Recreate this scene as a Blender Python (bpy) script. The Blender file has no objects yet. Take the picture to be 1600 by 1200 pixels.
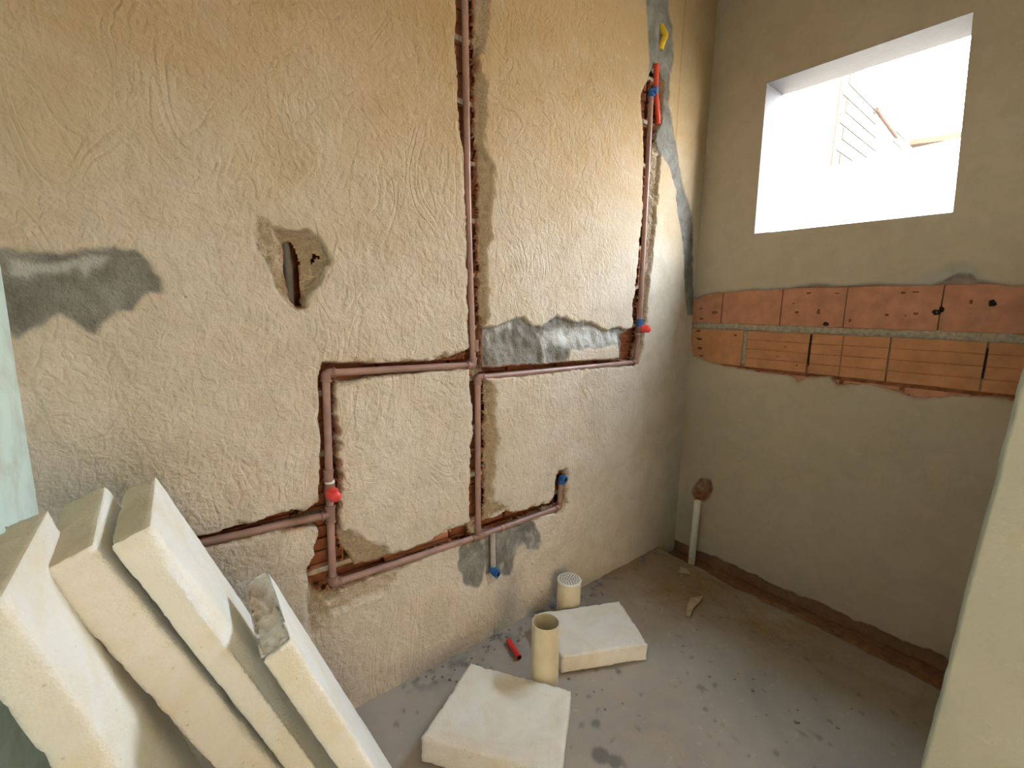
import bpy, bmesh, math, random
import numpy as np
from mathutils import Vector, Matrix

SC = bpy.context.scene
COL = SC.collection
PI = math.pi
random.seed(4)

# ------------------------------------------------------------------ camera
cam_data = bpy.data.cameras.new('camera')
cam_data.sensor_fit = 'HORIZONTAL'
cam_data.sensor_width = 36.0
cam_data.lens = 718.275 / 1600.0 * 36.0
cam_data.clip_start = 0.02
cam = bpy.data.objects.new('camera', cam_data)
COL.objects.link(cam)
_r = [[0.775889, 0.087935, -0.624711], [-0.630608, 0.136633, -0.76398], [0.018176, 0.986711, 0.161464]]
_m = Matrix(_r).to_4x4()
_m.translation = Vector((0, 0, 1.5))
cam.matrix_world = _m
SC.camera = cam

# ------------------------------------------------------------------ colour management
SC.view_settings.view_transform = 'Standard'
SC.view_settings.look = 'None'
SC.view_settings.gamma = 1.0
SC.view_settings.use_curve_mapping = False
SC.view_settings.exposure = 2.82
SC.cycles.adaptive_threshold = 0.03
SC.cycles.max_bounces = 7

# ------------------------------------------------------------------ world and sun
world = bpy.data.worlds.new('sky')
SC.world = world
world.use_nodes = True
wn, wl = world.node_tree.nodes, world.node_tree.links
wn.clear()
w_out = wn.new('ShaderNodeOutputWorld')
w_bg = wn.new('ShaderNodeBackground')
w_tc = wn.new('ShaderNodeTexCoord')
w_sep = wn.new('ShaderNodeSeparateXYZ')
w_ramp = wn.new('ShaderNodeValToRGB')
wl.new(w_tc.outputs['Generated'], w_sep.inputs[0])
wl.new(w_sep.outputs['Z'], w_ramp.inputs[0])
w_ramp.color_ramp.elements[0].position = 0.0
w_ramp.color_ramp.elements[0].color = (0.95, 0.96, 0.95, 1)
w_ramp.color_ramp.elements[1].position = 0.9
w_ramp.color_ramp.elements[1].color = (0.58, 0.77, 1.0, 1)
wl.new(w_ramp.outputs[0], w_bg.inputs['Color'])
w_bg.inputs['Strength'].default_value = 6.5
wl.new(w_bg.outputs[0], w_out.inputs[0])

sun_d = bpy.data.lights.new('sun', 'SUN')
sun_d.energy = 8.0
sun_d.angle = math.radians(0.6)
sun_d.color = (1.0, 0.93, 0.80)
sun = bpy.data.objects.new('sun', sun_d)
COL.objects.link(sun)
sun.rotation_euler = Vector((0.70, -0.28, -0.80)).to_track_quat('-Z', 'Y').to_euler()

D = 1.5317     # plane of the wall with the pipes (y)
R = 2.69       # plane of the wall with the window (x)

def portal(name, loc, direction, sx, sy):
    l = bpy.data.lights.new(name, 'AREA')
    l.shape = 'RECTANGLE'
    l.size = sx; l.size_y = sy
    l.cycles.is_portal = True
    o = bpy.data.objects.new(name, l)
    COL.objects.link(o)
    o.location = loc
    o.rotation_euler = Vector(direction).to_track_quat('-Z', 'Z').to_euler()
    return o
portal('window_portal', (R + 0.24, 0.815, 2.315), (-1, 0, 0), 0.84, 0.80)
portal('corridor_portal', (-1.62, -2.5, 1.2), (1, 0, 0), 1.5, 2.5)

# ------------------------------------------------------------------ helpers
def link(name, me, mat=None, parent=None):
    o = bpy.data.objects.new(name, me)
    COL.objects.link(o)
    if mat is not None and not me.materials:
        me.materials.append(mat)
    if parent is not None:
        o.parent = parent
    return o

def empty(name, loc=(0, 0, 0)):
    o = bpy.data.objects.new(name, None)
    o.empty_display_size = 0.05
    COL.objects.link(o)
    o.location = loc
    return o

def tag(o, label, cat, group=None):
    o['label'] = label
    o['category'] = cat
    if group:
        o['group'] = group
    return o

def struct(o):
    o['kind'] = 'structure'
    return o

class MB:
    """collects simple shapes into one mesh"""
    def __init__(s):
        s.v = []; s.f = []; s.sm = []
    def add(s, vs, fs, smooth=False):
        b = len(s.v)
        s.v += [tuple(p) for p in vs]
        s.f += [tuple(i + b for i in f) for f in fs]
        s.sm += [smooth] * len(fs)
    def box(s, a, b):
        x0, y0, z0 = a; x1, y1, z1 = b
        s.add([(x0,y0,z0),(x1,y0,z0),(x1,y1,z0),(x0,y1,z0),(x0,y0,z1),(x1,y0,z1),(x1,y1,z1),(x0,y1,z1)],
              [(0,3,2,1),(4,5,6,7),(0,1,5,4),(1,2,6,5),(2,3,7,6),(3,0,4,7)])
    def sweep(s, pts, rad, seg=16, cap=True, inner=None):
        pts = [Vector(p) for p in pts]
        n = len(pts)
        if not hasattr(rad, '__len__'): rad = [rad] * n
        tan = []
        for i in range(n):
            t = pts[min(i+1, n-1)] - pts[max(i-1, 0)]
            if t.length < 1e-9:
                j = i
                while j < n - 1 and (pts[j+1] - pts[i]).length < 1e-9: j += 1
                t = pts[min(j+1, n-1)] - pts[max(i-1, 0)]
            tan.append(t.normalized())
        up = Vector((0, 0, 1)) if abs(tan[0].z) < 0.9 else Vector((1, 0, 0))
        x = tan[0].cross(up).normalized()
        vs = []; fs = []
        for i in range(n):
            x = (x - tan[i] * x.dot(tan[i])).normalized()
            y = tan[i].cross(x)
            for k in range(seg):
                a = 2 * PI * k / seg
                vs.append(pts[i] + (x * math.cos(a) + y * math.sin(a)) * rad[i])
        for i in range(n - 1):
            for k in range(seg):
                k2 = (k + 1) % seg
                fs.append((i*seg+k, i*seg+k2, (i+1)*seg+k2, (i+1)*seg+k))
        s.add(vs, fs, True)
        if cap:
            b = len(s.v)
            s.v += [tuple(v) for v in vs[:seg]] + [tuple(v) for v in vs[-seg:]]
            s.f += [tuple(b + seg - 1 - k for k in range(seg)), tuple(b + seg + k for k in range(seg))]
            s.sm += [False, False]
    def build(s, name, mat, parent=None):
        me = bpy.data.meshes.new(name)
        me.from_pydata(s.v, [], s.f)
        me.polygons.foreach_set('use_smooth', s.sm)
        me.update()
        return link(name, me, mat, parent)

# ---- numpy noise
def vnoise(x, y, sc, seed):
    rs = np.random.RandomState(seed)
    g = rs.rand(256, 256)
    u = x / sc + 37.3; v = y / sc + 91.7
    i = np.floor(u).astype(int); j = np.floor(v).astype(int)
    fu = u - i; fv = v - j
    fu = fu * fu * (3 - 2 * fu); fv = fv * fv * (3 - 2 * fv)
    a = g[i % 256, j % 256]; b = g[(i+1) % 256, j % 256]
    c = g[i % 256, (j+1) % 256]; d = g[(i+1) % 256, (j+1) % 256]
    return ((a * (1-fu) + b * fu) * (1-fv) + (c * (1-fu) + d * fu) * fv) * 2 - 1
def fbm(x, y, sc, seed, oct=3):
    t = 0; a = 1.0; n = 0
    for k in range(oct):
        t = t + a * vnoise(x, y, sc / 2**k, seed + k); n += a; a *= 0.5
    return t / n
def sdf(poly, X, Y, far=0.12):
    """signed distance to a polygon, negative inside, only near it"""
    P = np.array(poly)
    out = np.full(X.shape, far)
    m = (X > P[:,0].min()-far) & (X < P[:,0].max()+far) & (Y > P[:,1].min()-far) & (Y < P[:,1].max()+far)
    x = X[m]; y = Y[m]
    d = np.full(x.shape, 1e9); ins = np.zeros(x.shape, bool)
    n = len(P)
    for i in range(n):
        a = P[i]; b = P[(i+1) % n]
        ex, ey = b - a
        L = ex*ex + ey*ey
        if L < 1e-12: continue
        t = np.clip(((x-a[0])*ex + (y-a[1])*ey) / L, 0, 1)
        d = np.minimum(d, np.hypot(x-a[0]-t*ex, y-a[1]-t*ey))
        if a[1] != b[1]:
            c = ((a[1] > y) != (b[1] > y)) & (x < (b[0]-a[0]) * (y-a[1]) / (b[1]-a[1]) + a[0])
            ins ^= c
    out[m] = np.minimum(np.where(ins, -d, d), far)
    return out
def sstep(a, b, x):
    t = np.clip((x-a)/(b-a), 0, 1)
    return t*t*(3-2*t)
def line_d(pts, X, Y):
    d = np.full(X.shape, 1e9)
    for (ax, ay), (bx, by) in zip(pts[:-1], pts[1:]):
        ex, ey = bx-ax, by-ay
        t = np.clip(((X-ax)*ex + (Y-ay)*ey) / (ex*ex+ey*ey), 0, 1)
        d = np.minimum(d, np.hypot(X-ax-t*ex, Y-ay-t*ey))
    return d

def grid_skin(name, P, keep, mask, rough, mat, flip=False, parent=None, light=None):
    """P: (n,m,3) positions; keep: (n-1,m-1) faces kept; mask: (n,m,3) colour attribute; rough: relief amount"""
    n, m = P.shape[:2]
    idx = np.arange(n*m).reshape(n, m)
    q = np.stack([idx[:-1,:-1], idx[1:,:-1], idx[1:,1:], idx[:-1,1:]], -1)[keep]
    if flip: q = q[:, ::-1]
    used = np.unique(q)
    remap = np.full(n*m, -1); remap[used] = np.arange(len(used))
    q = remap[q]
    co = P.reshape(-1, 3)[used]
    me = bpy.data.meshes.new(name)
    me.vertices.add(len(co)); me.vertices.foreach_set('co', co.astype(np.float32).ravel())
    me.loops.add(len(q)*4); me.loops.foreach_set('vertex_index', q.astype(np.int32).ravel())
    me.polygons.add(len(q)); me.polygons.foreach_set('loop_start', (np.arange(len(q))*4).astype(np.int32))
    me.update(calc_edges=True)
    me.polygons.foreach_set('use_smooth', np.ones(len(q), bool))
    ca = me.color_attributes.new('mask', 'FLOAT_COLOR', 'POINT')
    c4 = np.ones((len(co), 4), np.float32)
    c4[:, :3] = mask.reshape(-1, 3)[used]
    if light is not None: c4[:, 3] = 1 - light.reshape(-1)[used]
    ca.data.foreach_set('color', c4.ravel())
    fa = me.attributes.new('relief', 'FLOAT', 'POINT')
    fa.data.foreach_set('value', rough.reshape(-1)[used].astype(np.float32))
    me.update()
    return link(name, me, mat, parent)

# ------------------------------------------------------------------ materials
def new_mat(name):
    m = bpy.data.materials.new(name)
    m.use_nodes = True
    nt = m.node_tree
    nt.nodes.clear()
    out = nt.nodes.new('ShaderNodeOutputMaterial')
    b = nt.nodes.new('ShaderNodeBsdfPrincipled')
    nt.links.new(b.outputs[0], out.inputs[0])
    return m, nt, b
def N(nt, t, **kw):
    n = nt.nodes.new('ShaderNode' + t)
    for k, v in kw.items():
        if k in n.inputs: n.inputs[k].default_value = v
        else: setattr(n, k, v)
    return n
def ramp(nt, src, stops):
    r = nt.nodes.new('ShaderNodeValToRGB')
    e = r.color_ramp.elements
    while len(e) < len(stops): e.new(0.5)
    for i, (p, c) in enumerate(stops):
        e[i].position = p
        e[i].color = (*c, 1) if hasattr(c, '__len__') else (c, c, c, 1)
    nt.links.new(src, r.inputs[0])
    return r.outputs[0]
def mix(nt, f, a, b, mode='MIX'):
    n = nt.nodes.new('ShaderNodeMix')
    n.data_type = 'RGBA'; n.blend_type = mode
    for s, v in ((n.inputs[0], f), (n.inputs[6], a), (n.inputs[7], b)):
        if isinstance(v, (int, float)): s.default_value = v
        elif isinstance(v, tuple): s.default_value = (*v, 1) if len(v) == 3 else v
        else: nt.links.new(v, s)
    return n.outputs[2]
def mth(nt, op, a, b=None):
    n = nt.nodes.new('ShaderNodeMath'); n.operation = op
    for i, v in enumerate((a, b)):
        if v is None: continue
        if isinstance(v, (int, float)): n.inputs[i].default_value = v
        else: nt.links.new(v, n.inputs[i])
    return n.outputs[0]
def noise(nt, vec, scale, detail=4, rough=0.55, dist=0.0):
    n = N(nt, 'TexNoise', Scale=scale, Detail=detail, Roughness=rough, Distortion=dist)
    nt.links.new(vec, n.inputs['Vector'])
    return n.outputs['Fac']

def plain(name, col, rough=0.6, var=0.0, scale=20, bump=0.0, bscale=80, spec=0.3):
    m, nt, b = new_mat(name)
    tc = N(nt, 'TexCoord').outputs['Object']
    b.inputs['Roughness'].default_value = rough
    b.inputs['Specular IOR Level'].default_value = spec
    if var:
        f = noise(nt, tc, scale)
        c = ramp(nt, f, [(0.3, tuple(max(0, x*(1-var)) for x in col)), (0.7, tuple(min(1, x*(1+var*0.6)) for x in col))])
        nt.links.new(c, b.inputs['Base Color'])
    else:
        b.inputs['Base Color'].default_value = (*col, 1)
    if bump:
        bp = N(nt, 'Bump', Distance=bump, Strength=1.0)
        nt.links.new(noise(nt, tc, bscale), bp.inputs['Height'])
        nt.links.new(bp.outputs[0], b.inputs['Normal'])
    return m

def plaster_mat(name, ca, cb, cem=((0.16,0.15,0.125),(0.33,0.325,0.30)), raw=(0.53,0.42,0.29), trowel=0.004, tinge=False):
    m, nt, b = new_mat(name)
    geo = N(nt, 'NewGeometry').outputs['Position']
    at = N(nt, 'Attribute', attribute_name='mask')
    sep = N(nt, 'SeparateColor'); nt.links.new(at.outputs['Color'], sep.inputs[0])
    rel = N(nt, 'Attribute', attribute_name='relief').outputs['Fac']
    big = noise(nt, geo, 2.2, 3, 0.6, 0.4)
    mid = noise(nt, geo, 9, 3, 0.65, 0.6)
    fin = noise(nt, geo, 150, 1)
    base = mix(nt, ramp(nt, big, [(0.35, 0.0), (0.65, 1.0)]), ca, cb)
    base = mix(nt, ramp(nt, mid, [(0.42, 0.0), (0.75, 0.45)]), base, (0.42, 0.36, 0.27))
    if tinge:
        # warm brown tint, stronger towards the top of the wall, with a noisy border
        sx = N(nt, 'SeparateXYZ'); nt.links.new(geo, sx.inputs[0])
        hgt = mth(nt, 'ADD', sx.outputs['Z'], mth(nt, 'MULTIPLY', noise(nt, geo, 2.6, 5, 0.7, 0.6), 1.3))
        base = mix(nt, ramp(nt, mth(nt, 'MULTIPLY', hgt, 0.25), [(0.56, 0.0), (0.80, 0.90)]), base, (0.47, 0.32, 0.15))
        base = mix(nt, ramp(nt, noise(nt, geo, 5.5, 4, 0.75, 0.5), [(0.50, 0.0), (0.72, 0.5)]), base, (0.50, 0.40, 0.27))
    blot = noise(nt, geo, 26, 4, 0.7)
    base = mix(nt, ramp(nt, blot, [(0.6, 0.0), (0.8, 0.35)]), base, (0.74, 0.69, 0.58))
    vor = N(nt, 'TexVoronoi', Scale=7.0); nt.links.new(geo, vor.inputs['Vector'])
    spots = ramp(nt, vor.outputs['Distance'], [(0.012, 0.55), (0.03, 0.0)])
    base = mix(nt, spots, base, (0.16, 0.12, 0.08))
    rawc = mix(nt, ramp(nt, noise(nt, geo, 45, 4, 0.7), [(0.3, 0.0), (0.7, 1.0)]), tuple(x*0.72 for x in raw), raw)
    base = mix(nt, sep.outputs[1], base, rawc)
    cmix = mix(nt, ramp(nt, noise(nt, geo, 9, 4, 0.65, 0.5), [(0.35, 0.0), (0.75, 1.0)]), cem[0], cem[1])
    cmix = mix(nt, mth(nt, 'SUBTRACT', 1.0, at.outputs['Alpha']), cmix, (0.60, 0.60, 0.57))
    base = mix(nt, sep.outputs[0], base, cmix)
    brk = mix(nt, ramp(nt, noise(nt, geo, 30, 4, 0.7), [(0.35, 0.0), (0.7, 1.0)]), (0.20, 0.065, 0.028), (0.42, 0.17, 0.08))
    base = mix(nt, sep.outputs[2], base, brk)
    nt.links.new(base, b.inputs['Base Color'])
    b.inputs['Roughness'].default_value = 0.85
    b.inputs['Specular IOR Level'].default_value = 0.25
    # trowel marks: stretched, bent noise in two directions
    mp = N(nt, 'Mapping'); mp.inputs['Rotation'].default_value = (0, 0.5, 0); mp.inputs['Scale'].default_value = (1.0, 1.0, 0.68)
    nt.links.new(geo, mp.inputs[0])
    st = noise(nt, mp.outputs[0], 30, 2, 0.5, 1.1)
    mp2 = N(nt, 'Mapping'); mp2.inputs['Rotation'].default_value = (0, -0.9, 0); mp2.inputs['Scale'].default_value = (0.8, 1.0, 1.0)
    nt.links.new(geo, mp2.inputs[0])
    st2 = noise(nt, mp2.outputs[0], 60, 1, 0.6, 0.4)
    # curved sweeps of the trowel: thin ridges where a warped noise crosses set levels
    def ridges(scale, rot, anis, warp, seed):
        m1 = N(nt, 'Mapping'); m1.inputs['Rotation'].default_value = (0, rot, 0); m1.inputs['Scale'].default_value = (1.0, 1.0, anis)
        m1.inputs['Location'].default_value = (seed, 0, seed*0.7)
        nt.links.new(geo, m1.inputs[0])
        f = noise(nt, m1.outputs[0], scale, 2, 0.5, warp)
        t = mth(nt, 'MULTIPLY', f, 9.0)
        t = mth(nt, 'FRACT', t)
        return ramp(nt, t, [(0.0, 0.0), (0.30, 0.55), (0.86, 0.25), (1.0, 0.0)])
    patch = ramp(nt, noise(nt, geo, 3.5, 2, 0.6, 0.5), [(0.40, 0.15), (0.62, 1.0)])
    rg = mth(nt, 'MULTIPLY', ridges(5.0, 0.35, 0.55, 1.3, 1.0), patch)
    h = mth(nt, 'ADD', mth(nt, 'MULTIPLY', st, 0.55), mth(nt, 'MULTIPLY', st2, 0.30))
    h = mth(nt, 'ADD', h, mth(nt, 'MULTIPLY', rg, 0.42))
    h = mth(nt, 'MULTIPLY', h, rel)
    h = mth(nt, 'ADD', h, mth(nt, 'MULTIPLY', fin, 0.16))
    lump = mth(nt, 'MULTIPLY', noise(nt, geo, 75, 2, 0.6), mth(nt, 'ADD', sep.outputs[1], mth(nt, 'MULTIPLY', sep.outputs[0], 0.35)))
    h = mth(nt, 'ADD', h, mth(nt, 'MULTIPLY', lump, 0.8))
    bp = N(nt, 'Bump', Distance=trowel, Strength=1.0)
    nt.links.new(h, bp.inputs['Height'])
    nt.links.new(bp.outputs[0], b.inputs['Normal'])
    return m

M = {}
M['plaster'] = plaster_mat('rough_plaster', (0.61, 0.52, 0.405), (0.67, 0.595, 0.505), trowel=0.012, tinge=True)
M['render'] = plaster_mat('smooth_render', (0.56, 0.45, 0.32), (0.58, 0.48, 0.36), cem=((0.40,0.36,0.30),(0.52,0.47,0.40)), trowel=0.0025)
M['cream'] = plaster_mat('cream_render', (0.43, 0.435, 0.36), (0.38, 0.39, 0.325), trowel=0.003)
M['pale'] = plaster_mat('pale_render', (0.76, 0.90, 0.83), (0.70, 0.86, 0.79), trowel=0.003)
M['screed'] = plaster_mat('floor_screed', (0.33, 0.285, 0.245), (0.39, 0.345, 0.30), cem=((0.15,0.14,0.125),(0.24,0.22,0.20)), raw=(0.32, 0.215, 0.105), trowel=0.002)
M['reveal'] = plain('darkened_reveal', (0.105, 0.10, 0.10), 0.8, 0.06, 12, 0.001, 60)  # reveal colour darkened below the plaster to hold down the window light on it
M['brick'] = plain('red_clay', (0.60, 0.27, 0.155), 0.85, 0.2, 16, 0.0015, 90)
M['brick_b'] = plain('orange_clay', (0.62, 0.28, 0.13), 0.85, 0.18, 12, 0.0015, 90)
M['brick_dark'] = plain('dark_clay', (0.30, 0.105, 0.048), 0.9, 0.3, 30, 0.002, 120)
M['mortar'] = plain('mortar', (0.46, 0.38, 0.28), 0.95, 0.3, 60, 0.004, 90)
M['pvc'] = plain('brown_pvc', (0.36, 0.215, 0.175), 0.38, 0.22, 14, 0.0004, 200, 0.5)
M['pvc_fit'] = plain('brown_pvc_fitting', (0.31, 0.175, 0.14), 0.36, 0.15, 20, 0, 0, 0.5)
M['dustpvc'] = plain('cement_smeared_pvc', (0.46, 0.42, 0.37), 0.7, 0.25, 40, 0.001, 120)
M['greypipe'] = plain('dull_grey_pipe', (0.20, 0.20, 0.19), 0.6, 0.2, 30)
M['blue'] = plain('blue_plastic', (0.02, 0.13, 0.42), 0.4, 0.1, 20, 0, 0, 0.5)
M['red'] = plain('red_plastic', (0.72, 0.035, 0.03), 0.35, 0.08, 20, 0, 0, 0.5)
M['redcap'] = plain('translucent_red_cap', (0.85, 0.07, 0.06), 0.3, 0.05, 20, 0, 0, 0.5)
M['conduit'] = plain('orange_red_conduit', (0.78, 0.06, 0.02), 0.42, 0.1, 30, 0, 0, 0.5)
M['yellow'] = plain('yellow_conduit', (0.80, 0.52, 0.02), 0.45, 0.15, 40, 0, 0, 0.4)
M['tape'] = plain('white_thread_tape', (0.78, 0.77, 0.72), 0.6)
M['whitepvc'] = plain('aged_white_pvc', (0.70, 0.61, 0.42), 0.35, 0.1, 14, 0.0003, 60, 0.5)
M['inpvc'] = plain('cream_pvc', (0.62, 0.52, 0.34), 0.4, 0.08, 14)
M['grate'] = plain('white_grate', (0.78, 0.73, 0.64), 0.45, 0.1, 40)
M['black'] = plain('dark_cavity', (0.03, 0.022, 0.016), 0.9)
M['wood'] = plain('splintered_wood', (0.46, 0.36, 0.22), 0.8, 0.2, 40, 0.001, 90)
M['rubble'] = plain('cement_crumb', (0.33, 0.29, 0.25), 0.95, 0.3, 50, 0.003, 120)
M['foot_paint'] = plain('neighbour_white_paint', (0.42, 0.41, 0.385), 0.9, 0.03, 3)
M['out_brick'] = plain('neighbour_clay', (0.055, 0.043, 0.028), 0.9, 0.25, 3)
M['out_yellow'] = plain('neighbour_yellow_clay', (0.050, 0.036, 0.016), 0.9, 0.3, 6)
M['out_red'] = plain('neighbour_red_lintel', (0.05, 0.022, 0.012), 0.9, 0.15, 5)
M['ground'] = plain('dry_ground', (0.30, 0.24, 0.17), 0.95, 0.2, 2)

def foam_mat(name, col, crust):
    m, nt, b = new_mat(name)
    tc = N(nt, 'TexCoord').outputs['Object']
    f = noise(nt, tc, 7, 5, 0.6, 0.5)
    c = mix(nt, ramp(nt, f, [(0.42, 0.0), (0.72, 1.0)]), col, crust)
    v = N(nt, 'TexVoronoi', Scale=26.0); nt.links.new(tc, v.inputs['Vector'])
    pits = ramp(nt, v.outputs['Distance'], [(0.03, 0.6), (0.09, 0.0)])
    c = mix(nt, pits, c, tuple(x*0.6 for x in crust))
    nt.links.new(c, b.inputs['Base Color'])
    b.inputs['Roughness'].default_value = 0.75
    b.inputs['Subsurface Weight'].default_value = 0.0
    bp = N(nt, 'Bump', Distance=0.0045, Strength=0.9)
    v2 = N(nt, 'TexVoronoi', Scale=170.0); nt.links.new(tc, v2.inputs['Vector'])
    h = mth(nt, 'ADD', noise(nt, tc, 60, 5, 0.7), mth(nt, 'MULTIPLY', v2.outputs['Distance'], 0.35))
    nt.links.new(h, bp.inputs['Height'])
    nt.links.new(bp.outputs[0], b.inputs['Normal'])
    return m
M['foam'] = foam_mat('aged_white_foam', (0.93, 0.92, 0.86), (0.88, 0.82, 0.66))
M['foam_dirty'] = foam_mat('dirt_stained_foam_end', (0.66, 0.56, 0.40), (0.52, 0.42, 0.28))
M['foam_torn'] = foam_mat('torn_foam_end', (0.90, 0.87, 0.80), (0.50, 0.34, 0.20))
M['foam_floor'] = foam_mat('dusty_white_foam', (0.82, 0.78, 0.70), (0.72, 0.64, 0.51))

# ------------------------------------------------------------------ room shell
# wall with the pipes
step = 0.0055
us = np.arange(-0.34, R + 0.011, step); vs_ = np.arange(-0.12, 3.32, step)
X, Z = np.meshgrid(us, vs_, indexing='ij')
jx = X + 0.0065*fbm(X, Z, 0.035, 1, 3); jz = Z + 0.0065*fbm(X, Z, 0.035, 11, 3)
kx = X + 0.012*fbm(X, Z, 0.045, 21, 4); kz = Z + 0.012*fbm(X, Z, 0.045, 31, 4)

open_main = [(0.967, 2.638), (0.972, 2.561), (0.964, 2.458), (0.975, 2.333), (0.98, 2.201), (0.985, 2.149), (1.002, 2.042), (1.005, 1.93), (1.014, 1.827), (1.017, 1.698), (1.021, 1.577), (1.021, 1.453), (1.028, 1.339), (0.935, 1.308), (0.915, 1.324), (0.854, 1.3), (0.661, 1.309), (0.549, 1.315), (0.456, 1.323), (0.446, 1.288), (0.444, 1.242), (0.441, 1.14), (0.439, 1.004), (0.428, 0.899), (0.425, 0.85), (0.376, 0.83), (0.341, 0.848), (0.308, 0.837), (0.271, 0.839), (0.223, 0.83), (0.176, 0.838), (0.131, 0.829), (0.115, 0.832), (-0.0, 0.834), (-0.068, 0.838), (-0.072, 0.794), (-0.004, 0.793), (0.124, 0.788), (0.203, 0.786), (0.268, 0.786), (0.355, 0.78), (0.409, 0.775), (0.42, 0.735), (0.403, 0.696), (0.402, 0.664), (0.377, 0.621), (0.373, 0.545), (0.377, 0.455), (0.411, 0.464), (0.464, 0.481), (0.501, 0.491), (0.576, 0.501), (0.646, 0.496), (0.697, 0.495), (0.845, 0.505), (1.001, 0.509), (1.071, 0.492), (1.158, 0.497), (1.268, 0.504), (1.47, 0.503), (1.604, 0.479), (1.63, 0.524), (1.624, 0.709), (1.574, 0.72), (1.549, 0.692), (1.536, 0.592), (1.511, 0.562), (1.393, 0.567), (1.29, 0.564), (1.229, 0.602), (1.196, 0.581), (1.139, 0.579), (1.236, 0.607), (1.145, 0.664), (1.155, 0.694), (1.16, 0.802), (1.173, 0.872), (1.186, 0.942), (1.15, 1.055), (1.166, 1.115), (1.161, 1.184), (1.108, 1.211), (1.325, 1.202), (1.679, 1.209), (2.166, 1.2), (2.193, 1.281), (2.214, 1.42), (2.211, 1.501), (2.218, 1.599), (2.222, 1.774), (2.233, 1.884), (2.239, 1.985), (2.239, 2.133), (2.242, 2.31), (2.326, 2.36), (2.306, 2.42), (2.247, 2.5), (2.242, 2.683), (2.191, 2.719), (2.13, 2.723), (2.09, 2.638), (2.046, 2.558), (2.047, 2.494), (2.077, 2.412), (2.104, 2.266), (2.115, 2.112), (2.121, 1.953), (2.103, 1.86), (2.101, 1.765), (2.097, 1.642), (2.079, 1.537), (2.092, 1.411), (1.989, 1.385), (1.997, 1.242), (1.587, 1.24), (1.251, 1.238), (1.088, 1.239), (1.086, 1.412), (1.128, 1.453), (1.12, 1.556), (1.116, 1.656), (1.108, 1.735), (1.14, 1.77), (1.129, 1.854), (1.143, 1.953), (1.142, 2.043), (1.089, 2.117), (1.103, 2.233), (1.108, 2.335), (1.078, 2.365), (1.072, 2.425), (1.1, 2.463), (1.119, 2.586), (1.126, 2.704)]
# the plaster islands framed by the chases
isl_a = [(0.497, 1.237), (0.546, 1.246), (0.691, 1.254), (0.853, 1.256), (1.028, 1.256), (1.031, 1.235), (1.048, 1.069), (1.048, 0.979), (1.039, 0.898), (1.033, 0.829), (1.034, 0.601), (0.932, 0.591), (0.845, 0.574), (0.739, 0.566), (0.681, 0.57), (0.649, 0.604), (0.575, 0.661), (0.525, 0.709), (0.501, 0.723), (0.492, 0.774), (0.498, 0.868), (0.499, 0.942), (0.492, 1.133)]
deep = [
 [(0.978, 2.642), (0.98, 2.564), (0.975, 2.461), (0.983, 2.336), (0.988, 2.149), (1.011, 2.044), (1.014, 1.827), (1.027, 1.577), (1.031, 1.339), (1.031, 1.269), (1.094, 1.265), (1.093, 1.422), (1.086, 1.479), (1.081, 1.703), (1.079, 1.942), (1.068, 2.169), (1.058, 2.385), (1.05, 2.672)],
 [(1.041, 1.235), (1.057, 1.068), (1.058, 0.977), (1.046, 0.827), (1.044, 0.598), (1.118, 0.576), (1.123, 0.737), (1.114, 0.954), (1.115, 1.189)],
 [(0.457, 1.314), (0.668, 1.301), (0.93, 1.293), (1.028, 1.295), (1.028, 1.264), (0.854, 1.263), (0.667, 1.263), (0.506, 1.254), (0.493, 1.238), (0.488, 1.134), (0.494, 1.024), (0.49, 0.87), (0.485, 0.762), (0.498, 0.659), (0.524, 0.621), (0.545, 0.569), (0.607, 0.552), (0.752, 0.558), (1.034, 0.58), (1.061, 0.501), (0.845, 0.516), (0.646, 0.511), (0.501, 0.506), (0.465, 0.5), (0.413, 0.512), (0.386, 0.559), (0.389, 0.617), (0.412, 0.66), (0.422, 0.734), (0.425, 0.763), (0.269, 0.791), (0.125, 0.794), (-0.072, 0.798), (-0.069, 0.831), (0.13, 0.819), (0.271, 0.829), (0.424, 0.823), (0.438, 0.897), (0.445, 1.002), (0.452, 1.241)],
 [(1.07, 0.569), (1.139, 0.564), (1.229, 0.587), (1.393, 0.551), (1.538, 0.545), (1.563, 0.579), (1.575, 0.703), (1.616, 0.694), (1.615, 0.531), (1.469, 0.523), (1.157, 0.519)],
 [(2.098, 2.265), (2.126, 1.954), (2.114, 1.855), (2.111, 1.723), (2.102, 1.537), (2.104, 1.4), (2.007, 1.371), (2.019, 1.241), (2.128, 1.22), (2.16, 1.311), (2.174, 1.452), (2.171, 1.597), (2.175, 1.771), (2.187, 1.978), (2.184, 2.156), (2.186, 2.283), (2.193, 2.425), (2.232, 2.481), (2.225, 2.678), (2.187, 2.706), (2.137, 2.702), (2.092, 2.624), (2.056, 2.555), (2.066, 2.469), (2.096, 2.387)],
 [(1.088, 1.258), (1.586, 1.252), (2.013, 1.248), (2.032, 1.219), (1.588, 1.221), (1.101, 1.222)],
 [(0.365, 1.673), (0.389, 1.688), (0.398, 1.656), (0.41, 1.632), (0.414, 1.6), (0.409, 1.548), (0.414, 1.497), (0.395, 1.493), (0.371, 1.527), (0.369, 1.557), (0.36, 1.615)],
]
shelf = [(0.483, 0.717), (0.501, 0.721), (0.575, 0.661), (0.649, 0.609), (0.681, 0.57), (0.668, 0.553), (0.607, 0.552), (0.545, 0.564), (0.524, 0.616), (0.498, 0.655)]
recess_brick = [(0.915, 1.292), (0.935, 1.308), (1.028, 1.336), (1.028, 1.29)]
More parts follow.
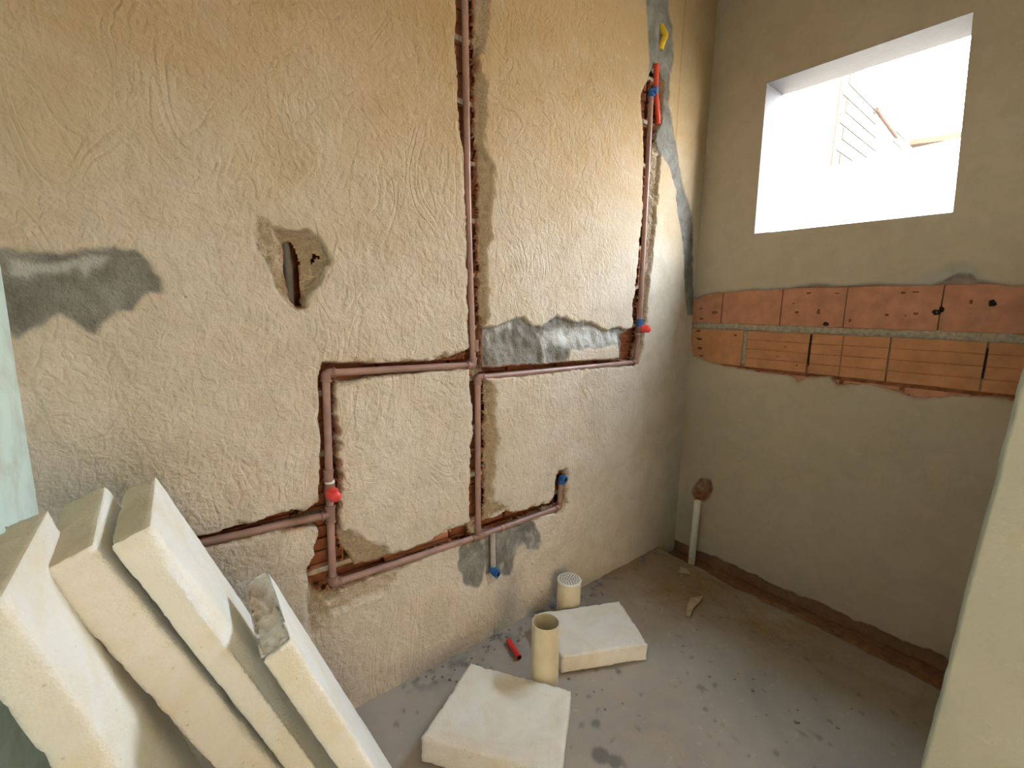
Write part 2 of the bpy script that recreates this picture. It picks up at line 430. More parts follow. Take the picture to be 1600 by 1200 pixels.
hole = [(0.33, 1.736), (0.36, 1.731), (0.391, 1.726), (0.439, 1.729), (0.472, 1.712), (0.496, 1.67), (0.519, 1.648), (0.506, 1.627), (0.487, 1.62), (0.478, 1.58), (0.453, 1.547), (0.428, 1.513), (0.423, 1.489), (0.389, 1.483), (0.363, 1.511), (0.371, 1.546), (0.357, 1.613), (0.359, 1.652), (0.342, 1.687)]
hole_rough = [(0.294, 1.747), (0.33, 1.74), (0.344, 1.687), (0.361, 1.652), (0.358, 1.613), (0.373, 1.55), (0.365, 1.512), (0.389, 1.479), (0.362, 1.496), (0.339, 1.543), (0.318, 1.607), (0.293, 1.652), (0.283, 1.699)]
cem_big = [(-0.272, 1.617), (-0.217, 1.614), (-0.19, 1.607), (-0.125, 1.61), (-0.059, 1.619), (-0.021, 1.637), (0.015, 1.63), (0.039, 1.594), (0.061, 1.558), (0.063, 1.527), (0.028, 1.518), (-0.003, 1.477), (-0.033, 1.48), (-0.058, 1.454), (-0.078, 1.421), (-0.124, 1.462), (-0.135, 1.468), (-0.16, 1.441), (-0.213, 1.414), (-0.223, 1.43), (-0.294, 1.427)]
cem_big_lt = [(-0.206, 1.589), (-0.147, 1.585), (-0.083, 1.599), (-0.033, 1.606), (-0.049, 1.586), (-0.068, 1.577), (-0.081, 1.558), (-0.096, 1.578), (-0.119, 1.566), (-0.163, 1.557), (-0.175, 1.544), (-0.202, 1.551)]
cem_mid = [(1.058, 1.417), (1.122, 1.424), (1.178, 1.429), (1.267, 1.461), (1.317, 1.475), (1.36, 1.428), (1.425, 1.427), (1.504, 1.47), (1.615, 1.453), (1.772, 1.433), (1.883, 1.397), (1.987, 1.412), (2.094, 1.39), (2.099, 1.222), (1.992, 1.239), (1.978, 1.328), (1.805, 1.308), (1.623, 1.312), (1.587, 1.24), (1.088, 1.244), (1.056, 1.299)]
cem_lo = [[(0.992, 0.526), (1.112, 0.5), (1.127, 0.369), (1.086, 0.276), (1.018, 0.303), (0.979, 0.402), (0.976, 0.482)],
          [(1.112, 0.509), (1.179, 0.512), (1.403, 0.502), (1.457, 0.4), (1.442, 0.337), (1.375, 0.356), (1.345, 0.402), (1.294, 0.38), (1.277, 0.305), (1.27, 0.262), (1.212, 0.284), (1.132, 0.305)]]
cem_up = [(2.006, 3.122), (2.037, 2.973), (2.081, 2.816), (2.103, 2.715), (2.09, 2.638), (2.148, 2.705), (2.242, 2.683), (2.247, 2.5), (2.158, 2.432), (2.251, 2.328), (2.337, 2.274), (2.416, 2.162), (2.442, 2.063), (2.539, 1.861), (2.578, 1.642), (2.63, 1.483), (2.726, 1.483), (2.68, 1.684), (2.62, 1.979), (2.583, 2.082), (2.5, 2.175), (2.449, 2.252), (2.376, 2.404), (2.284, 2.588), (2.279, 2.718), (2.296, 2.815), (2.28, 2.935), (2.237, 2.993), (2.203, 3.206)]
slit = [(1.119, 0.501), (1.179, 0.503), (1.187, 0.274), (1.154, 0.258), (1.125, 0.298)]
crackline = [(2.366, 3.218), (2.377, 3.104), (2.371, 2.799), (2.372, 2.435)]
damage_lo = [(0.381, 0.537), (0.455, 0.482), (0.576, 0.496), (0.697, 0.489), (0.644, 0.43), (0.545, 0.432), (0.453, 0.421), (0.373, 0.383)]
band = [(1.056, 2.675), (1.052, 2.383), (1.059, 2.167), (1.073, 1.941), (1.065, 1.702), (1.074, 1.453), (1.125, 1.44), (1.119, 1.656), (1.14, 1.77), (1.142, 2.024), (1.092, 2.118), (1.103, 2.233), (1.075, 2.364), (1.122, 2.619), (1.121, 2.702)]
band_lo = [(1.105, 1.189), (1.107, 0.955), (1.116, 0.739), (1.111, 0.587), (1.229, 0.599), (1.148, 0.663), (1.158, 0.693), (1.18, 0.9), (1.15, 1.055), (1.169, 1.142), (1.161, 1.19)]

dep = np.zeros_like(X)
s_open = sdf(open_main, jx, jz)
s_isl = sdf(isl_a, jx, jz)
op = np.maximum(s_open, -s_isl)
op_in = sstep(0.0, -0.007, op)
dep += 0.017 * op_in
sdeep = np.full_like(X, 0.12)
for k, p in enumerate(deep):
    sdeep = np.minimum(sdeep, sdf(p, jx, jz))
# rounded mouths of the brick cells bite into the right flank of the vertical chases
cellp = ((Z - 1.430) % 0.210) / 0.0475
inbrick = ((Z - 1.430) % 0.210) < 0.190
bite = np.where(inbrick, np.abs(np.sin(np.clip(cellp, 0, 4)*PI))**0.45, 0)
vert = (((X > 1.045) & (X < 1.16) & (Z > 1.44)) | ((X > 1.075) & (X < 1.18) & (Z < 1.23) & (Z > 0.60)) | ((X > 2.10) & (X < 2.2) & (Z > 1.5)) | ((X > 0.47) & (X < 0.56) & (Z < 1.22) & (Z > 0.75)))
sdeep = sdeep - 0.015*bite*vert*(0.6 + 0.6*np.clip(fbm(X*0, Z, 0.05, 171, 1), -1, 1))
s_sh = sdf(shelf, jx, jz)
sdeep = np.maximum(sdeep, -s_sh)
dep = np.maximum(dep, 0.018 * sstep(0.004, -0.006, s_sh))
s_rb = sdf(recess_brick, jx, jz)
# sloping broken flank of the chases: the deeper the closer to the void
flank = sstep(0.045, 0.0, sdeep) * op_in
dep += 0.016 * flank
s_hole = sdf(hole, kx, kz)
hin = sstep(0.0, -0.012, s_hole)
hcone = sstep(0.0, -0.034, s_hole)
dep = np.maximum(dep, 0.010*hin + 0.032*hcone + 0.008*hin*sstep(0.03, 0.0, sdeep) + 0.012*hin*fbm(X, Z, 0.028, 61, 3))
dep = np.where(sdeep > 0.002, np.minimum(dep, 0.044), dep)
s_hr = sdf(hole_rough, kx, kz)
hr = sstep(0.006, -0.006, s_hr)
dep += hr * (0.004 + 0.012*fbm(X, Z, 0.018, 71, 2))
dep += 0.05 * sstep(0.001, -0.008, sdeep)
s_cm = sdf(cem_mid, kx, kz); cm = sstep(0.008, -0.008, s_cm)
s_void = sstep(0.0, 0.01, sdeep)
dep = dep*(1-cm*s_void) + cm*s_void*(0.013 + 0.012*fbm(X, Z, 0.055, 81, 4) + 0.005*vnoise(X+0.3*Z, Z*0.4, 0.03, 85))
clo = np.zeros_like(X)
for p in cem_lo: clo = np.maximum(clo, sstep(0.008, -0.008, sdf(p, kx, kz)))
dep = dep + clo * s_void * (0.004 + 0.006*fbm(X, Z, 0.05, 91, 3))
s_sl = sdf(slit, jx, jz); dep += 0.022 * sstep(0.002, -0.006, s_sl)
cu = sstep(0.008, -0.008, sdf(cem_up, kx, kz)) * s_void
dep = dep*(1-cu) + cu*(0.006 + 0.004*fbm(X, Z, 0.04, 101, 3))
cbg = sstep(0.008, -0.008, sdf(cem_big, kx, kz))
dep += cbg * 0.003
dl = sstep(0.02, -0.012, sdf(damage_lo, kx, kz)) * s_void
dep = np.maximum(dep, dl * (0.012 + 0.010*fbm(X, Z, 0.03, 111, 3)))
# chipped rim just outside the chase and slow unevenness of the plaster
rim = sstep(0.016, 0.0, op) * (1 - op_in) * np.clip(fbm(X, Z, 0.03, 121, 2)*2.5, 0, 1)
dep += 0.006 * rim
crk = line_d(crackline, X, Z)
dep += 0.004 * sstep(0.006, 0.002, crk)
rough_zone = 1 - sstep(1.65, 2.2, X)
dep += 0.0028 * fbm(X, Z, 0.35, 131, 4) * (0.35 + 0.65*rough_zone) + 0.0012 * rough_zone * fbm(X + 0.5*Z, Z*0.6, 0.03, 141, 3)
dep += (op_in*0.005 + hin*0.004) * fbm(X, Z, 0.022, 151, 2) + 0.0035*(op_in + hin)*(np.random.RandomState(5).rand(*X.shape) - 0.5)

mask = np.zeros(X.shape + (3,))
mask[..., 0] = np.clip(cm + clo + cu + cbg, 0, 1)
cracks = (1-np.clip(cm+cu+clo, 0, 1))
mask[..., 1] = np.clip((op_in + hin + hr*0.9 + rim*0.8 + dl*0.7) , 0, 1) * cracks
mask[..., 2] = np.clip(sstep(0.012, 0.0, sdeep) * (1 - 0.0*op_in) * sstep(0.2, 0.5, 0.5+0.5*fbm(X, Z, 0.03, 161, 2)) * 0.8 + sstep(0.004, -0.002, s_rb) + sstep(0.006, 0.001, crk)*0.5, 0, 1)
relief = (0.30 + 0.70*rough_zone) * (1 - 0.6*mask[..., 0]) * (1 - 0.75*op_in)
lt = sstep(0.01, -0.01, sdf(cem_big_lt, kx, kz))
cem_mid_lt = [(1.578, 1.417), (1.758, 1.421), (1.963, 1.379), (1.978, 1.335), (1.79, 1.315), (1.627, 1.318), (1.51, 1.335), (1.434, 1.395)]
lightc = np.clip(0.6*lt + 0.65*sstep(0.01, -0.012, sdf(cem_mid_lt, kx, kz)) + cm*0.7*sstep(0.15, 0.6, fbm(X + 0.3*Z, Z*0.6, 0.05, 181, 4)) + 0.5*clo*sstep(0.1, 0.6, fbm(X, Z*0.5, 0.03, 185, 3)), 0, 1)
P = np.stack([X, D + dep, Z], -1)
cell = (dep[:-1,:-1] + dep[1:,:-1] + dep[1:,1:] + dep[:-1,1:]) / 4
keep = cell < 0.046
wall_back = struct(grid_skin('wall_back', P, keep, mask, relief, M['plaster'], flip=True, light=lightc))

b = MB(); b.box((-0.6, D + 0.125, -0.2), (R + 0.4, D + 0.28, 3.5)); b.build('masonry_core', M['brick_dark'], wall_back)

# hollow bricks laid bare at the bottom of the chases
PITCH, BH, JT = 0.210, 0.190, 0.020
Z0 = 1.430   # underside of a course
def in_deep(x, z):
    return float(sdf_deep[min(max(int((x - us[0]) / step), 0), len(us)-1), min(max(int((z - vs_[0]) / step), 0), len(vs_)-1)])
sdf_deep = sdeep
BL = 0.29
nb = 0
for ci in range(-7, 9):
    z0 = Z0 + ci*PITCH; z1 = z0 + BH
    if z1 < 0 or z0 > 3.3: continue
    off = (0.07 if ci % 2 else 0.07 + (BL+0.012)/2)
    for bi in range(-3, 10):
        x0 = off + bi*(BL+0.012); x1 = x0 + BL
        iu0 = max(0, int((x0-us[0])/step)); iu1 = int((x1-us[0])/step)
        iv0 = max(0, int((z0-vs_[0])/step)); iv1 = int((z1-vs_[0])/step)
        if iu1 <= 0 or iu0 >= len(us): continue
        sub = sdeep[iu0:iu1, iv0:iv1] < 0
        if sub.sum() < 60: continue
        if x0 < 0.42 < x1 + 0.1 and z0 > 1.40 and z1 < 1.86: continue
        b = MB()
        yb = D + 0.058 + 0.006*random.random()
        b.box((x0, yb + 0.004, z0), (x1, yb + 0.055, z1))
        ww = (BH - 0.006) / 4
        # broken web stubs standing on the rear wall of the brick; the cells between them stay open
        cols = np.where(sub.any(1))[0]
        xa = us[iu0 + cols[0]]; xb = us[iu0 + cols[-1]]
        for k in range(5):
            zc = z0 + k*ww
            j = random.uniform(-0.004, 0.004)
            rows = sub[:, max(0, min(sub.shape[1]-1, int((zc-z0)/step)))]
            if rows.any():
                cc = np.where(rows)[0]
                ra, rb = us[iu0+cc[0]], us[iu0+cc[-1]]
            else:
                ra, rb = x0, x0
            # left stub and right stub of each web
            if ra > x0 + 0.004: b.box((x0, D+0.037, zc), (ra + 0.004 + j, yb, zc+0.009))
            if rb < x1 - 0.004 and rows.any(): b.box((rb - 0.006 + j, D+0.037, zc), (x1, yb, zc+0.009))
            b.box((x0, yb - 0.006 - 0.003*random.random(), zc), (x1, yb + 0.004, zc+0.009))
        # front shell of the stub on the right and left
        for k in range(4):
            zc = z0 + k*ww
            rows = sub[:, min(sub.shape[1]-1, int((zc+ww/2-z0)/step))]
            if rows.any():
                cc = np.where(rows)[0]
                rb = us[iu0+cc[-1]]; ra = us[iu0+cc[0]]
                if rb < x1 - 0.008: b.box((rb + 0.004, D+0.038, zc), (x1, D+0.044, zc+ww))
                if ra > x0 + 0.008: b.box((x0, D+0.038, zc), (ra - 0.004, D+0.044, zc+ww))
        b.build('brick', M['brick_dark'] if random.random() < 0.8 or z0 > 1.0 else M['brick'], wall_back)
        nb += 1
    # bed joint above this course where it crosses a chase
    iv = int((z1 + JT/2 - vs_[0]) / step)
    if 0 < iv < len(vs_):
        row = sdeep[:, iv] < 0.004
        i = 0
        while i < len(row):
            if row[i]:
                j = i
                while j < len(row) - 1 and row[j+1]: j += 1
                if j - i >= 2 and us[j] - us[i] < 0.4 and not (us[i] < 0.5 and 1.4 < z1 < 1.7):
                    b = MB(); b.box((us[i] - 0.02, D + 0.040, z1 + 0.001), (us[j] + 0.02, D + 0.112, z1 + JT - 0.001))
                    b.build('mortar_joint', M['mortar'], wall_back)
                i = j + 1
            else: i += 1
# ribbed brick face showing beside the elbow
rbx = [p[0] for p in recess_brick]

# wall with the window
st2 = 0.0075
ys = np.concatenate([np.arange(0.02, 0.4200, st2), np.linspace(0.4217, 1.214, 107), np.arange(1.2215, D + 0.06, st2)])
zs = np.concatenate([np.arange(-0.12, 1.928, st2), np.linspace(1.932, 2.697, 103), np.arange(2.7045, 3.32, st2)])
Yg, Zg = np.meshgrid(ys, zs, indexing='ij')
qx = Yg + 0.013*fbm(Yg, Zg, 0.05, 201, 4); qz = Zg + 0.010*fbm(Yg, Zg, 0.07, 211, 4)
strip = [(1.636, 1.569), (1.512, 1.588), (1.425, 1.614), (1.248, 1.626), (1.104, 1.633), (0.992, 1.634), (0.89, 1.648), (0.725, 1.64), (0.627, 1.647), (0.446, 1.641), (0.41, 1.654), (0.377, 1.679), (0.33, 1.677), (0.308, 1.65), (0.25, 1.635), (0.164, 1.626), (0.065, 1.618), (0.002, 1.162), (0.147, 1.177), (0.265, 1.169), (0.343, 1.151), (0.428, 1.143), (0.521, 1.164), (0.671, 1.167), (0.722, 1.151), (0.766, 1.197), (0.873, 1.17), (0.909, 1.141), (0.927, 1.163), (1.001, 1.171), (1.178, 1.175), (1.415, 1.203), (1.514, 1.229), (1.53, 1.312), (1.614, 1.307)]
stain_up = [(0.512, 1.652), (0.452, 1.69), (0.403, 1.728), (0.355, 1.725), (0.31, 1.696), (0.29, 1.654), (0.307, 1.645), (0.41, 1.648)]
sock = [(1.441, 0.34), (1.43, 0.413), (1.387, 0.469), (1.329, 0.479), (1.3, 0.434), (1.319, 0.373), (1.348, 0.316), (1.424, 0.294)]
s_st = sdf(strip, qx, qz)
stin = sstep(0.0, -0.008, s_st)
dpt = 0.022*stin
s_so = sdf(sock, qx, qz, 0.1)
so = sstep(0.004, -0.012, s_so)
dpt += so*(0.012 + 0.006*fbm(Yg, Zg, 0.02, 221, 3))
base_edge = -0.02 + 0.02*fbm(Yg, Zg*0+0.3, 0.06, 231, 4)
dpt += 0.03*sstep(base_edge+0.004, base_edge-0.004, Zg)
dpt += 0.002*fbm(Yg, Zg, 0.3, 241, 4)
kk = 0.016 + (1.214 - Yg)/0.79*0.034
Yw = Yg + kk*(Zg - 2.31)*np.exp(-((Zg-2.31)/0.7)**4)*np.exp(-np.clip(np.abs(Yg-0.82)-0.4, 0, 9)/0.15)
P2 = np.stack([R + dpt, Yw, Zg], -1)
mk2 = np.zeros(Yg.shape + (3,))
edge_mort = sstep(0.018, 0.0, s_st)*(1-stin)
s_su = sdf(stain_up, qx, qz)
mk2[..., 0] = np.clip(edge_mort*0.95*(Zg > 1.4)*np.clip(0.7+fbm(Yg, Zg, 0.1, 251, 2), 0, 1) + 0.8*sstep(0.02, -0.01, s_su), 0, 1)
below = sstep(base_edge+0.004, base_edge-0.004, Zg)
mk2[..., 1] = np.clip(so*0.5 + stin*(Zg > 1.2) + below, 0, 1)
pink = sstep(0.02, -0.005, s_st)*(1 - sstep(1.20, 1.24, Zg))*np.clip(0.55+0.9*fbm(Yg, Zg, 0.12, 261, 2), 0, 1)
mk2[..., 2] = np.clip(so*(0.9 + 0.7*fbm(Yg, Zg, 0.03, 271, 2)) + 0.6*below + stin*(Zg <= 1.2) + stin*0.35 + 0.55*pink, 0, 1)
rel2 = 0.35*np.ones_like(Yg)
cy = (ys[:-1]+ys[1:])/2; cz = (zs[:-1]+zs[1:])/2
CY, CZ = np.meshgrid(cy, cz, indexing='ij')
kp2 = ~((CY > 0.4217) & (CY < 1.214) & (CZ > 1.932) & (CZ < 2.697))
wall_right = struct(grid_skin('wall_right', P2, kp2, mk2, rel2, M['render'], flip=True))
b = MB()
RC = R + 0.05
TH = 0.205
b.box((RC, -0.2, -0.3), (R + TH, D + 0.26, 1.93))
b.box((RC, -0.2, 2.72), (R + TH, D + 0.26, 3.5))
b.box((RC, -0.2, 1.93), (R + TH, 0.36, 2.72))
b.box((RC, 1.24, 1.93), (R + TH, D + 0.26, 2.72))
b.build('masonry_core', M['brick_dark'], wall_right)

# window opening: plastered reveal, no frame or glass fitted yet
def wy(y, z):
    k = 0.016 + (1.214 - y)/0.79*0.034
    return y + k*(z - 2.31)
c = [(0.4217, 1.932), (1.214, 1.932), (1.214, 2.697), (0.4217, 2.697)]
fr = [(R + 0.004, wy(y, z), z) for y, z in c]; bk = [(R + TH + 0.01, wy(y, z), z) for y, z in c]
def panel(name, a, b2, outw, mat, parent):
    m_ = MB()
    o = Vector(outw)*0.03
    q = [Vector(fr[a]), Vector(fr[b2]), Vector(bk[b2]), Vector(bk[a])]
    m_.add([*q, *[p + o for p in q]], [(0,1,2,3), (7,6,5,4), (0,4,5,1), (1,5,6,2), (2,6,7,3), (3,7,4,0)])
    return m_.build(name, mat, parent)
win = struct(empty('window_1', (R + 0.1, 0.82, 1.93)))
def adopt(o, par):
    o.parent = par; o.matrix_parent_inverse = Matrix.Translation(-Vector(par.location))
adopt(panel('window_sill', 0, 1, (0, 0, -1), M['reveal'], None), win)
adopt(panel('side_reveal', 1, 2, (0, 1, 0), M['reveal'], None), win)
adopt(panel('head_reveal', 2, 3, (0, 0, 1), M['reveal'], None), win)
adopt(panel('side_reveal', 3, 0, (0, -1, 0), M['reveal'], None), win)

# clay bricks laid bare below the window
def strip_brick(y0, y1, z0, z1, ribs, mat):
    b = MB()
    xf = R + 0.011 + random.uniform(-0.0015, 0.0015)
    if ribs:
        n = 4; h = (z1-z0)/n
        prof = []
        for k in range(n):
            a = z0 + k*h
            prof += [(xf + 0.004, a), (xf, a + 0.004), (xf, a + h - 0.004), (xf + 0.004, a + h)]
    else:
        prof = [(xf + 0.004, z0), (xf, z0 + 0.004), (xf - 0.001, (z0+z1)/2), (xf, z1 - 0.004), (xf + 0.004, z1)]
    prof = [(xf + 0.03, z0)] + prof + [(xf + 0.03, z1)]
    n = len(prof)
    vs = [(x, y0, z) for x, z in prof] + [(x, y1, z) for x, z in prof]
    fs = [(i, i+1, n+i+1, n+i) for i in range(n-1)] + [tuple(range(n-1, -1, -1)), tuple(range(n, 2*n))]
    b.add(vs, fs)
    return b.build('brick', mat, wall_right)
up = [1.545, 1.354, 1.030, 0.740, 0.392, 0.05]
for i in range(5):
    strip_brick(up[i+1] + 0.0025, up[i] - 0.0025, 1.436, 1.636, False, M['brick'])
lo = [1.545, 1.204, 0.872, 0.731, 0.545, 0.230, 0.04]
gap = [0, 0.012, 0.006, 0.001, 0.004, 0.004, 0]
for i in range(6):
    strip_brick(lo[i+1] + gap[i+1], lo[i] - gap[i], 1.195, 1.402, i > 0, M['brick_b'])
# bed joint and lower course
def wobble_joint(z0, z1, y0, y1, prn, xo, seed):
    n = 90
    yy = np.linspace(y0, y1, n)
    a = z0 + 0.006*fbm(yy, yy*0, 0.05, seed, 3); c2 = z1 + 0.006*fbm(yy, yy*0, 0.05, seed+7, 3)
    xx = R + xo + 0.003*fbm(yy, yy*0, 0.03, seed+3, 2)
    vs = []
    for k in range(n):
        vs += [(xx[k] + 0.01, yy[k], a[k]), (xx[k], yy[k], a[k] + 0.006), (xx[k], yy[k], c2[k] - 0.006), (xx[k] + 0.01, yy[k], c2[k])]
    fs = []
    for k in range(n-1):
        for q in range(3):
            fs.append((4*k+q, 4*k+4+q, 4*k+5+q, 4*k+1+q))
    b = MB(); b.add(vs, [f[::-1] for f in fs], True)
    return b.build('mortar_joint', M['mortar'], prn)
wobble_joint(1.399, 1.439, 0.04, 1.53, wall_right, 0.007, 300)
b = MB(); b.box((R + 0.0125, 1.194, 1.21), (R + 0.03, 1.214, 1.40)); b.build('mortar_joint', M['mortar'], wall_right)
for i in range(7):
    y0 = 0.02 + i*0.235
    strip_brick(y0, y0 + 0.215, 1.02, 1.178, True, M['brick'])
# chips knocked out of the brick faces
def chip(y, z, ry, rz, seed):
    rs = random.Random(seed)
    n = 11
    ang = [2*PI*k/n for k in range(n)]
    rr_ = [rs.uniform(0.7, 1.15) for _ in ang]
    ring = [(R + 0.0082, y + math.cos(a)*ry*q, z + math.sin(a)*rz*q) for a, q in zip(ang, rr_)]
    ring2 = [(R + 0.0104, y + math.cos(a)*ry*q*0.9, z + math.sin(a)*rz*q*0.9) for a, q in zip(ang, rr_)]
    b = MB()
    b.add(ring2 + ring + [(R + 0.0099, y, z)], [(k, (k+1) % n, n + (k+1) % n, n + k) for k in range(n)] + [(n + k, n + (k+1) % n, 2*n) for k in range(n)], True)
    return b
chips = [(1.394, 1.501), (0.972, 1.555), (0.952, 1.509), (0.852, 1.514), (0.814, 1.454), (0.906, 1.607), (0.782, 1.605), (0.714, 1.473), (0.574, 1.504), (0.507, 1.502), (0.473, 1.511), (0.404, 1.518), (0.389, 1.532), (0.302, 1.562), (0.24, 1.557), (0.528, 1.604), (0.485, 1.606), (1.26, 1.371), (0.988, 1.325), (1.021, 1.27), (0.922, 1.232), (0.874, 1.237), (1.49, 1.386), (1.477, 1.336), (1.468, 1.281), (1.456, 1.235), (1.485, 1.523), (1.476, 1.461)]
csz = [(0.016,0.010),(0.005,0.005),(0.010,0.007),(0.009,0.014),(0.014,0.012),(0.012,0.004),(0.012,0.003),(0.006,0.010),(0.008,0.006),(0.004,0.004),(0.010,0.007),(0.018,0.012),(0.010,0.014),(0.007,0.010),(0.014,0.014),(0.010,0.005),(0.016,0.003),(0.009,0.006),(0.005,0.004),(0.005,0.004),(0.004,0.005),(0.005,0.007),(0.016,0.008),(0.018,0.009),(0.017,0.008),(0.013,0.006),(0.010,0.008),(0.012,0.007)]
for k, ((y, z), (ry, rz)) in enumerate(zip(chips, csz)):
    chip(y, z, ry, rz, k).build('chip', M['black'] if k in (4, 11, 12, 14) else M['brick_dark'], wall_right)
b = MB(); b.box((R + 0.010, 0.868, 1.235), (R + 0.016, 0.876, 1.395)); b.build('open_joint', M['black'], wall_right)
b = MB(); b.box((R + 0.010, 0.226, 1.25), (R + 0.016, 0.233, 1.375)); b.build('open_joint', M['black'], wall_right)

# short wall standing forward on the right of the camera, its edge slightly out of plumb
b = MB()
y_b, y_t = 0.112, 0.028
x0 = 1.30
vs = [(x0,-1.6,-0.15),(2.9,-1.6,-0.15),(2.9,y_b,-0.15),(x0,y_b,-0.15),(x0,-1.6,3.4),(2.9,-1.6,3.4),(2.9,y_t-0.085,3.4),(x0,y_t-0.085,3.4)]
n = 140
zz = np.linspace(-0.15, 3.3, n)
ysn = np.arange(-1.6, 0.0, 0.02)
Yn, Zn = np.meshgrid(np.linspace(0, 1, 160), zz, indexing='ij')
ye = 0.06 + (0.095 - 0.06) * (1.425 - Zn)/0.942 + 0.003*fbm(Zn, Zn*0, 0.04, 401, 3)
# s<0.75 runs along the face, s>0.75 turns the corner
s_ = Yn
yy = np.where(s_ < 0.75, -1.6 + (ye + 1.6)*np.clip(s_/0.75, 0, 1)**0.6, ye)
xx = np.where(s_ < 0.75, x0, x0 + (s_ - 0.75)/0.25*1.45)
xx = xx + 0.003*fbm(yy, Zn, 0.25, 411, 3)*(s_ < 0.75)
mk = np.zeros(Yn.shape + (3,))
wall_side = struct(grid_skin('wall_front_right', np.stack([xx, yy, Zn], -1), np.ones((159, n-1), bool), mk, 0.6*np.ones_like(Yn), M['cream'], flip=False))

# left wall
yl = np.linspace(-1.7, D + 0.03, 170); zl = np.linspace(-0.1, 3.32, 160)
Yl, Zl = np.meshgrid(yl, zl, indexing='ij')
Xl = -0.222 - (D - Yl)*0.075 + 0.002*fbm(Yl, Zl, 0.3, 421, 3)
wall_left = struct(grid_skin('wall_left', np.stack([Xl, Yl, Zl], -1), np.ones((169, 159), bool), np.zeros(Yl.shape+(3,)), 0.4*np.ones_like(Yl), M['pale']))
b = MB(); b.box((-0.75, -1.85, -0.2), (-0.50, D + 0.26, 3.5)); b.build('masonry_core', M['brick_dark'], wall_left)

# wall behind the camera with the doorway that lets daylight in
b = MB()
b.box((-0.75, -1.75, -0.15), (-0.30, -1.60, 3.4)); b.box((-0.30, -1.75, 2.4), (1.15, -1.60, 3.4)); b.box((1.15, -1.75, -0.15), (3.1, -1.60, 3.4))
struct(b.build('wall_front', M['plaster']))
b = MB(); b.box((-0.8, -1.85, 3.28), (3.1, D + 0.3, 3.45)); struct(b.build('ceiling', M['render']))

# unseen covered corridor, added to dim the doorway daylight, open at its left end
b = MB(); b.box((-2.4, -3.35, -0.15), (3.1, -3.25, 2.9)); struct(b.build('wall_added_corridor', M['plaster']))
b = MB(); b.box((-1.6, -3.35, 2.6), (3.1, -1.75, 2.75)); b.box((3.0, -3.35, -0.15), (3.1, -1.75, 2.7)); b.box((-1.6, -1.80, -0.15), (-0.75, -1.70, 2.7)); struct(b.build('added_corridor_shell', M['plaster']))  # roof and end walls of the added corridor
b = MB(); b.box((-3.5, -3.35, -0.3), (3.1, -1.60, -0.012)); struct(b.build('floor_added_corridor', M['mortar']))
# floor with the dirt-filled trench along the window wall
xf_ = np.arange(-0.45, R + 0.09, 0.009); yf_ = np.concatenate([np.arange(-1.7, 0.0, 0.05), np.arange(0.0, D + 0.06, 0.009)])
Xf, Yf = np.meshgrid(xf_, yf_, indexing='ij')
gx = Xf + 0.012*fbm(Xf, Yf, 0.06, 501, 4); gy = Yf + 0.012*fbm(Xf, Yf, 0.06, 511, 4)
tren = [(2.548, 1.576), (2.482, 1.504), (2.485, 1.294), (2.457, 0.975), (2.453, 0.66), (2.441, 0.423), (2.426, 0.2), (2.417, 0.102)] + [(2.9, -0.1), (2.9, 1.7), (2.52, 1.7)]
s_t = sdf(tren, gx, gy)
s_t = np.where((Xf > 2.6) & (s_t > 0.1) & (Yf > 0) & (Yf < 1.5), -0.1, s_t)
tin = sstep(0.004, -0.022, s_t)
hz = -0.095*tin + tin*0.016*fbm(Xf, Yf, 0.05, 521, 4)
dirt = np.clip(sstep(1.65, 2.35, Xf + 0.25*fbm(Xf, Yf, 0.4, 531, 4) + 0.35*(Yf-0.9)), 0, 1)*(1-tin)
hz += dirt*0.006*fbm(Xf, Yf, 0.05, 541, 4) + 0.003*fbm(Xf, Yf, 0.5, 551, 3)
foot = sstep(0.16, 0.0, D - Yf + 0.03*fbm(Xf, Yf, 0.1, 561, 3))
hz += 0.004*foot*np.clip(fbm(Xf, Yf, 0.04, 571, 3), 0, 1)
mf = np.zeros(Xf.shape + (3,))
bl = fbm(Xf, Yf, 0.035, 581, 2)
mf[..., 0] = np.clip(sstep(0.55, 0.75, bl)*0.7 + foot*sstep(0.1, 0.5, bl)*0.8*(Xf > 0.7), 0, 1)
for (sx, sy), rr2 in (((1.108, 0.834), 0.03), ((1.13, 0.79), 0.022), ((1.18, 0.93), 0.016), ((1.45, 1.03), 0.014)):
    dd = np.hypot(gx-sx, gy-sy)
    mf[..., 0] = np.maximum(mf[..., 0], sstep(rr2+0.006, rr2-0.004, dd))
mf[..., 1] = np.clip(dirt*(0.75+0.5*fbm(Xf, Yf, 0.15, 591, 3)) + tin, 0, 1)
mf[..., 2] = np.clip(tin*0.5, 0, 1)
floor = struct(grid_skin('floor', np.stack([Xf, Yf, hz], -1), np.ones((len(xf_)-1, len(yf_)-1), bool), mf, (0.3 + 0.7*dirt + tin), M['screed']))
b = MB(); b.box((-0.8, -1.85, -0.35), (3.1, D + 0.3, -0.13)); b.build('slab_under_floor', M['rubble'], floor)

